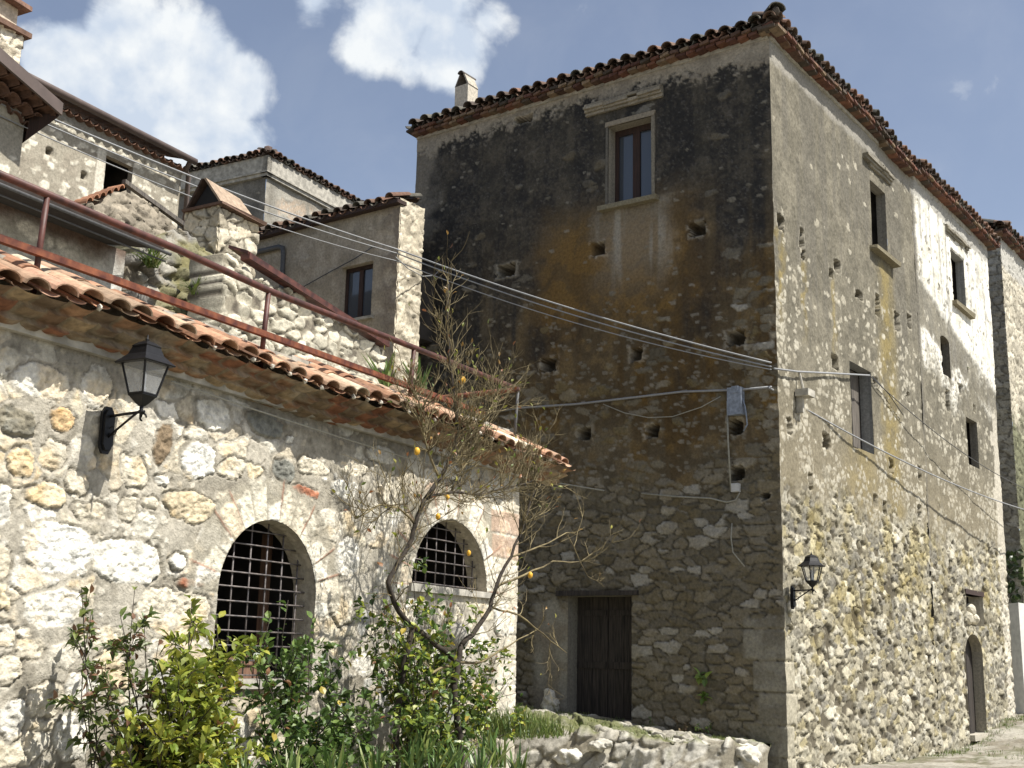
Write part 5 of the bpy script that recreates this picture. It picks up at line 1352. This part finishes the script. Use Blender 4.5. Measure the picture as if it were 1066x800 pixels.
shrub('laurel_shrub', 'bushy yellow-green shrub with broad leaves left of the tall arched window', (-1.695, 7.205, 0.181),
      [(-1.841, 7.354, 1.907), (-1.754, 7.612, 1.835), (-1.870, 7.200, 1.710), (-1.656, 7.583, 1.610), (-1.915, 7.016, 1.549), (-1.695, 7.205, 1.554), (-1.741, 6.917, 1.351), (-1.599, 7.480, 1.282), (-1.856, 6.814, 1.203), (-1.550, 7.568, 1.116), (-1.622, 7.028, 1.147), (-1.780, 7.771, 1.695), (-1.762, 7.188, 1.766), (-1.873, 7.193, 1.444), (-1.973, 6.708, 1.158)], GY, .062, .034, 34, .03, subs=10, sublen=.28, rad=.010)
shrub('rose_bush', 'thin reddish-green rose bush against the bare stones at the far left', (-1.956, 7.147, 0.090),
      [(-2.333, 6.883, 1.941), (-2.123, 7.156, 1.945), (-2.270, 6.893, 1.798), (-2.080, 7.234, 1.814), (-2.307, 6.725, 1.690), (-2.120, 6.956, 1.674), (-2.179, 6.850, 1.544), (-1.996, 7.281, 1.655), (-2.268, 6.897, 1.491), (-2.069, 7.048, 1.391), (-2.108, 6.876, 1.244), (-1.985, 7.095, 1.186), (-2.168, 7.075, 1.806)], GR, .050, .030, 22, .02, subs=7, sublen=.18, rad=.007, droop=.3)
shrub('climbing_bush', 'dense dark green leafy bush between the two arched windows', (-1.131, 8.216, -0.001),
      [(-1.427, 8.199, 1.956), (-1.521, 8.132, 1.859), (-1.275, 8.471, 1.877), (-1.315, 8.296, 1.715), (-1.420, 8.006, 1.589), (-1.173, 8.552, 1.564), (-1.346, 7.933, 1.386), (-1.153, 8.074, 1.299), (-0.996, 8.560, 1.255), (-0.867, 8.894, 1.213), (-0.776, 9.058, 1.077), (-1.375, 7.676, 1.169), (-1.188, 7.806, 1.054), (-1.009, 8.230, 1.059), (-1.492, 7.876, 1.500), (-1.474, 7.704, 1.276), (-0.968, 8.816, 1.406), (-1.120, 8.338, 1.140), (-1.301, 7.809, 0.995), (-0.820, 8.877, 0.927), (-1.332, 8.164, 1.501), (-1.127, 8.530, 1.377)], GD, .054, .036, 25, .03, subs=9, sublen=.26, rad=.009)
shrub('ivy_bush', 'loose pale green ivy growing up round the trunk of the bare lemon tree', (-0.590, 9.595, 0.607),
      [(-1.006, 9.261, 1.911), (-0.902, 9.344, 1.777), (-0.614, 9.758, 1.938), (-0.438, 9.972, 1.949), (-0.709, 9.690, 1.644), (-0.532, 9.803, 1.649), (-0.355, 10.119, 1.580), (-0.210, 10.483, 1.583), (-0.057, 10.961, 1.748), (-0.815, 9.295, 1.502), (-0.954, 9.252, 1.568), (0.033, 11.021, 1.425), (0.163, 11.049, 1.186), (-0.123, 10.536, 1.276), (-0.644, 9.705, 1.826), (-0.476, 9.903, 2.058), (-0.201, 10.395, 1.354), (-0.924, 9.202, 2.259), (-0.839, 9.253, 2.477), (-0.987, 9.192, 2.117), (-0.733, 9.237, 2.195), (-0.849, 8.824, 1.998), (-0.518, 9.211, 1.577), (-0.392, 9.336, 1.374), (-0.642, 9.093, 1.913), (-0.243, 9.910, 1.840), (-0.087, 10.087, 1.586), (0.071, 10.678, 1.510), (-0.317, 9.777, 1.945), (-0.699, 8.785, 1.380), (0.157, 10.832, 1.352)], GD + GY[:4], .052, .036, 15, .03, subs=9, sublen=.24, rad=.006)

# bare lemon tree
tree = thing('lemon_tree', 'nearly bare lemon tree with olive twigs before the small arched window', 'tree', V3((-0.261, 9.879, 0.446)))
def limb(px, r0, r1): return [Vector(p) for p in px], r0, r1
LIMBS = [
 limb([(-0.261, 9.879, 0.446), (-0.321, 9.770, 0.872), (-0.357, 9.706, 1.155), (-0.386, 9.695, 1.402), (-0.365, 9.773, 1.580), (-0.349, 9.823, 1.711)], .028, .021),
 limb([(-0.365, 9.773, 1.580), (-0.522, 9.575, 1.705), (-0.705, 9.329, 1.836), (-0.826, 9.174, 1.995), (-0.867, 9.099, 2.142), (-0.818, 9.188, 2.274), (-0.741, 9.305, 2.427), (-0.706, 9.327, 2.596), (-0.645, 9.395, 2.787)], .021, .017),
 limb([(-0.645, 9.395, 2.787), (-0.542, 9.538, 2.972), (-0.463, 9.659, 3.144), (-0.420, 9.717, 3.371), (-0.458, 9.689, 3.638), (-0.511, 9.634, 3.939), (-0.530, 9.642, 4.260), (-0.535, 9.675, 4.585)], .019, .006),
 limb([(-0.349, 9.823, 1.711), (-0.229, 9.976, 1.842), (-0.137, 10.100, 2.021), (-0.095, 10.134, 2.192), (0.024, 10.287, 2.439), (0.124, 10.444, 2.735), (0.211, 10.600, 3.044), (0.206, 10.613, 3.296)], .022, .006),
 limb([(-0.645, 9.395, 2.787), (-0.454, 9.635, 2.882), (-0.235, 9.925, 2.903), (-0.004, 10.235, 3.005), (0.207, 10.512, 3.114)], .014, .005),
 limb([(-0.463, 9.659, 3.144), (-0.321, 9.771, 3.344), (-0.191, 9.962, 3.581), (-0.104, 10.159, 3.828)], .012, .004),
 limb([(-0.706, 9.327, 2.596), (-0.812, 9.095, 2.674), (-0.933, 8.880, 2.680), (-1.080, 8.718, 2.555)], .010, .004),
 limb([(-0.542, 9.538, 2.972), (-0.638, 9.408, 3.159), (-0.681, 9.372, 3.377), (-0.746, 9.317, 3.628)], .011, .004),
 limb([(-0.095, 10.134, 2.192), (0.132, 10.418, 2.293), (0.383, 10.787, 2.446), (0.658, 11.217, 2.486)], .012, .004),
 limb([(-0.137, 10.100, 2.021), (0.099, 10.420, 1.977), (0.309, 10.735, 1.833), (0.532, 11.095, 1.680)], .010, .004),
 limb([(-0.365, 9.773, 1.580), (-0.200, 9.988, 1.584), (0.025, 10.349, 1.726), (0.268, 10.744, 1.872)], .012, .004),
 limb([(0.024, 10.287, 2.439), (0.253, 10.635, 2.554), (0.518, 11.069, 2.727), (0.735, 11.457, 2.375)], .009, .003),
 limb([(-0.365, 9.773, 1.580), (-0.550, 9.565, 1.506), (-0.712, 9.377, 1.401), (-0.818, 9.291, 1.571)], .012, .005),
 limb([(-0.454, 9.635, 2.882), (-0.386, 9.694, 3.060), (-0.303, 9.802, 3.233), (-0.265, 9.870, 3.482)], .010, .004),
 limb([(-0.692, 9.352, 1.837), (-0.748, 9.293, 1.572), (-0.767, 9.278, 1.232), (-0.771, 9.272, 0.833)], .022, .024),
]
br, tw, lv = MB(), MB(), MB()
tips = []
for i, (pts, r0, r1) in enumerate(LIMBS):
    P = []
    for k in range(len(pts) - 1):
        for j in range(3):
            P.append(pts[k].lerp(pts[k + 1], j / 3) + rvec() * .008)
    P.append(pts[-1])
    R_ = [r0 + (r1 - r0) * k / (len(P) - 1) for k in range(len(P))]
    (br if r0 > .0125 else tw).tube(P, R_, 7)
    if i == 0: trunk_pts = P
    if i > 0 and i != 14:
        for k in range(2, len(P)): tips.append((P[k], (P[k] - P[k - 1]).normalized(), i))
def twig(p, d, L, r, depth):
    n = 5; pts = [p]; q = Vector(p); dd = Vector(d)
    for i in range(n):
        dd = (dd + rvec() * .24 + ZV * .10).normalized(); q = q + dd * L / n; pts.append(q)
    tw.tube(pts, [r * (1 - .65 * i / n) for i in range(n + 1)], 4, cap=False)
    if depth > 0:
        for k in range(RNG.choice((2, 3, 3, 4))):
            i = RNG.randrange(1, n); s = rvec(); ax = (pts[i + 1] - pts[i]).normalized()
            nd = (ax + (s - ax * s.dot(ax)).normalized() * RNG.uniform(.5, 1.0)).normalized()
            twig(pts[i], nd, L * RNG.uniform(.45, .75), r * .65, depth - 1)
    else:
        if RNG.random() < .16:
            lv.leaf(pts[-1], dd, (ZV + rvec()).normalized(), .045, .022, jcol([(.20, .22, .04), (.30, .28, .05), (.28, .17, .05), (.12, .16, .03), (.24, .10, .04)]), .2, .3)
    return pts
for (p, d, i) in tips:
    up = p.z > 2.55
    for k in range(5 if i in (3, 4, 5, 7, 13) and up else (3 if up and i not in (8, 9, 11) else 1)):
        if RNG.random() < (.82 if i not in (8, 9, 10, 11) else .6):
            s = rvec(); ax = d
            nd = (ax * .6 + (s - ax * s.dot(ax)).normalized() + ZV * (.45 if up else .2)).normalized()
            nd = (nd - NC * max(0, -nd.dot(NC)) * -.6).normalized()
            twig(p, nd, RNG.uniform(.14, .46), .0054, 2 if RNG.random() < .6 else 1)
tb_ = br.build('trunk', M_bark, tree, True)
tw.build('twigs', M_twig, tree, True)
lv.build('leaves', M_leaf, tree)
for (p, r) in (((-0.405, 9.784, 3.810), .032), ((-0.695, 9.099, 3.106), .026), ((0.187, 10.373, 2.299), .024), ((-0.540, 9.420, 2.660), .022), ((-0.308, 9.752, 2.418), .020), ((-0.477, 9.532, 2.823), .018)):
    mb = MB(); mb.blob(p, r, (0, 0, 0), 2, .03, (.9, .9, 1.2)); mb.build('lemon', M_lemon, tree, True)

def blades(mb, p, n, L, w, cols, spread=.6, arch=.6):
    for i in range(n):
        a = RNG.uniform(0, 2 * math.pi); d = Vector((math.cos(a), math.sin(a), 0)); l = L * RNG.uniform(.55, 1.15); s = spread * RNG.uniform(.2, 1)
        b = Vector(p) + Vector((RNG.uniform(-.05, .05), RNG.uniform(-.05, .05), 0)); x = d.cross(ZV) * w * .5
        pts = [b + d * l * s * t + ZV * l * (t - arch * s * t * t) for t in (0, .33, .66, 1)]
        c = jcol(cols)
        mb.add([pts[0] - x, pts[0] + x, pts[1] - x * 1.05, pts[1] + x * 1.05, pts[2] - x * .8, pts[2] + x * .8, pts[3]], [(0, 1, 3, 2), (2, 3, 5, 4), (4, 5, 6)], c)
GG = [(.10, .15, .03), (.07, .12, .025), (.14, .18, .04), (.17, .19, .06)]
GI = [(.07, .13, .03), (.05, .10, .025), (.11, .17, .04), (.20, .24, .07)]
irises = [(-1.055, 7.942, 0.934), (-0.830, 8.345, 0.906), (-0.618, 8.828, 0.922), (-0.462, 9.004, 0.893), (-0.338, 9.227, 0.925), (-0.170, 9.527, 0.859), (-0.031, 9.777, 0.913), (0.119, 10.046, 0.825), (-1.245, 7.499, 0.939), (-0.574, 9.112, 1.013), (-0.123, 9.920, 0.993), (-1.446, 7.138, 0.930)]
LABS = ['strap-leaved clump below the dense dark bush', 'strap-leaved clump right of the dense dark bush, at the lower edge', 'strap-leaved clump left of the lemon tree foot, at the lower edge', 'strap-leaved clump just left of the lemon trunk', 'strap-leaved clump growing right under the lemon trunk', 'strap-leaved clump just right of the lemon trunk', 'strap-leaved clump between the lemon trunk and the rocky ledge', 'strap-leaved clump touching the left end of the rocky ledge', 'strap-leaved clump in the dark foot of the dense bush', 'strap-leaved clump behind the others near the cottage wall, left of the trunk', 'strap-leaved clump behind the others near the cottage wall, right of the trunk', 'strap-leaved clump at the foot of the yellow-green shrub']
for p, l in zip(irises, LABS):
    mb = MB(); blades(mb, (p[0], p[1], p[2] - .1), 26, .30, .020, GI, .75, .55); tag(mb.build('strap_leaf_plant', M_leaf, None), l, 'plant', 'strap-leaved plants along the foot of the cottage')
mb = MB()
for i in range(420):                                           # grass between the cottage corner and the ledge
    a, b = RNG.uniform(0, 1), RNG.uniform(0, 1)
    p = Vector((-0.000, 11.269, 1.076)).lerp(Vector((0.227, 11.163, 1.005)), a) + VC * RNG.uniform(-.2, .2) + UC * RNG.uniform(-.5, .4)
    blades(mb, (p.x, p.y, p.z - .05), 5, RNG.uniform(.08, .26), .008, GG, .7, .5)
for i in range(900):
    s = RNG.uniform(.5, 4.8); o = RNG.uniform(.05, .6 + .5 * s)
    if fbm(np.array([s * 2.3]), np.array([o * 2.3]), 46, 5)[0] < .50: continue
    z = .60 + .05 * s + .10 * min(1, max(0, (s - 1.6) / 1.4)) - .02 * o
    p = TL.p(s, o, z + .01); blades(mb, p, 4, RNG.uniform(.03, .10), .006, GG, .8, .5)
for i in range(500):
    s = RNG.uniform(5.5, 13); o = RNG.choice((RNG.uniform(.0, .3), RNG.uniform(.3, 3)))
    p = TR.p(s, o, 0); z = float(ground_z(np.array([p.x]), np.array([p.y]))[0])
    blades(mb, (p.x, p.y, z), 4, RNG.uniform(.03, .12), .008, GG, .8, .5)
o = mb.build('grass', M_leaf, None, kind='stuff'); tag(o, 'green grass on the ledge, by the cottage corner and along the street', 'grass')
# big blocks that lie loose by the door
def boulder(label, p, r, sq, col=(.42, .40, .34)):
    mb = MB(); mb.blob(p, r, col, 4, .01, sq)
    V = np.array(mb.V); n = V - np.array(p)
    k = (fbm(V[:, 0] * 7 + V[:, 2] * 3, V[:, 1] * 7 + V[:, 2] * 5, 1201, 5, .65) - .5)
    f = np.abs(fbm(V[:, 0] * 3.1 + V[:, 2] * 2, V[:, 1] * 3.1 - V[:, 2] * 3, 1211, 3) - .5)
    V = V + n * (k * 1.5 - f * 1.6)[:, None]; mb.V = [tuple(v) for v in V]
    mb.C = [tuple(c * (.75 + .6 * max(0, min(1, .5 + 1.5 * kk))) for c in col) for kk in k]
    return tag(mb.build('boulder', M_rub, None, True), label, 'rock', 'loose rocks on the ledge')
boulder('pale tilted rock leaning at the left side of the plank door', (0.684, 18.780, 1.014), .17, (.8, .7, 1.15))
boulder('broad grey rock at the front of the ledge, largest of the loose rocks', (1.248, 16.644, 0.565), .15, (1.2, 1, .6))
boulder('white rock at the front left of the ledge beside the grass', (0.845, 16.750, 0.406), .15, (1.1, 1, .75), (.50, .48, .42))
boulder('low flat rock at the right end of the ledge', (3.062, 16.726, 0.456), .22, (1.1, .9, .7))
# small plants on walls and at the foot of the dark house
def sprig(name, label, p, n, L, W, r, cols, cat='plant', group=None, up=.5):
    t = thing(name, label, cat, p, group); st, lf = MB(), MB()
    for i in range(max(2, n // 6)):
        e = Vector(p) + (rvec() + ZV * up + NL * .4).normalized() * r * RNG.uniform(.5, 1); st.tube(bend(p, e, 4, .08), [.005, .004, .004, .003, .002], 4)
        for k in range(6):
            d = (rvec() + NL * .2).normalized(); lf.leaf(Vector(p).lerp(e, RNG.uniform(.4, 1)), d, (ZV + NL * .4 + rvec() * .6).normalized(), L * RNG.uniform(.6, 1.2), W, jcol(cols), .2, .25)
    st.build('stems', M_twig, t, True); lf.build('foliage', M_leaf, t); return t
FG = [(.14, .22, .04), (.20, .28, .06), (.10, .16, .03)]
sprig('fig_seedling', 'bright fig seedling growing from the dark wall right of the plank door', (2.755, 17.639, 1.432), 10, .14, .09, .18, FG)
sprig('fig_seedling', 'tiny two-leaf seedling on the dark wall below the bright fig seedling', (2.777, 17.635, 1.148), 5, .10, .06, .10, FG)
for (x, y, l) in ((683, 762, 'small weed at the foot of the dark wall just right of the plank door'), (735, 768, 'small weed at the foot of the dark wall beside the house corner'), (712, 772, 'dry brownish weed between two green weeds at the foot of the dark wall')):
    sprig('weed', l, TL.p({683: 1.95, 735: 1.1, 712: 1.5}[x], .15, .72), 30, .06, .03, .24, GD if x != 712 else [(.2, .15, .08), (.16, .11, .06)], group='weeds at the foot of the dark wall')
sprig('wall_tuft', 'small green tuft rooted in the white plaster under the upper window', (9.414, 24.753, 7.678), 14, .12, .05, .22, GG, up=.1)
for (p, l, n) in (((-3.458, 11.300, 5.192), 'grassy fern tuft hanging at the left edge of the ruined wall', 90), ((-3.086, 11.600, 5.004), 'grassy tuft low in the middle of the ruined wall', 70)):
    mb = MB(); blades(mb, p, n, .30, .014, GG, .9, .95); tag(mb.build('fern_tuft', M_leaf, None), l, 'plant', 'grass tufts on the ruined wall')
for (p, l) in (((-1.168, 11.200, 4.150), 'pointed agave leaves behind the railing left of the third post'), ((-0.857, 11.600, 4.193), 'pointed agave leaves behind the railing at the bare tree top')):
    mb = MB(); blades(mb, (p[0], p[1], p[2] - .12), 16, .36, .035, GI, .8, .3); tag(mb.build('agave_plant', M_leaf, None), l, 'plant', 'agaves on the terrace')
iv = MB()
for i in range(800):
    s = RNG.uniform(.0, .9); z = RNG.uniform(1.6, 5.2)
    if fbm(np.array([s * 1.5]), np.array([z * 1.0]), 1301, 3)[0] < .5 - .12 * (z < 4): continue
    fr_, ss = (e1, s) if RNG.random() < .45 else (e2, RNG.uniform(0, 5))
    iv.leaf(fr_.p(ss, RNG.uniform(.05, .22), z), (rvec() - ZV * .5), (fr_.n + rvec() * .5).normalized(), .16, .12, jcol([(.03, .05, .015), (.045, .07, .02)]), .15, .2)
tag(iv.build('ivy', M_leaf, None), 'dark ivy hanging on the stone house at the right edge', 'ivy')
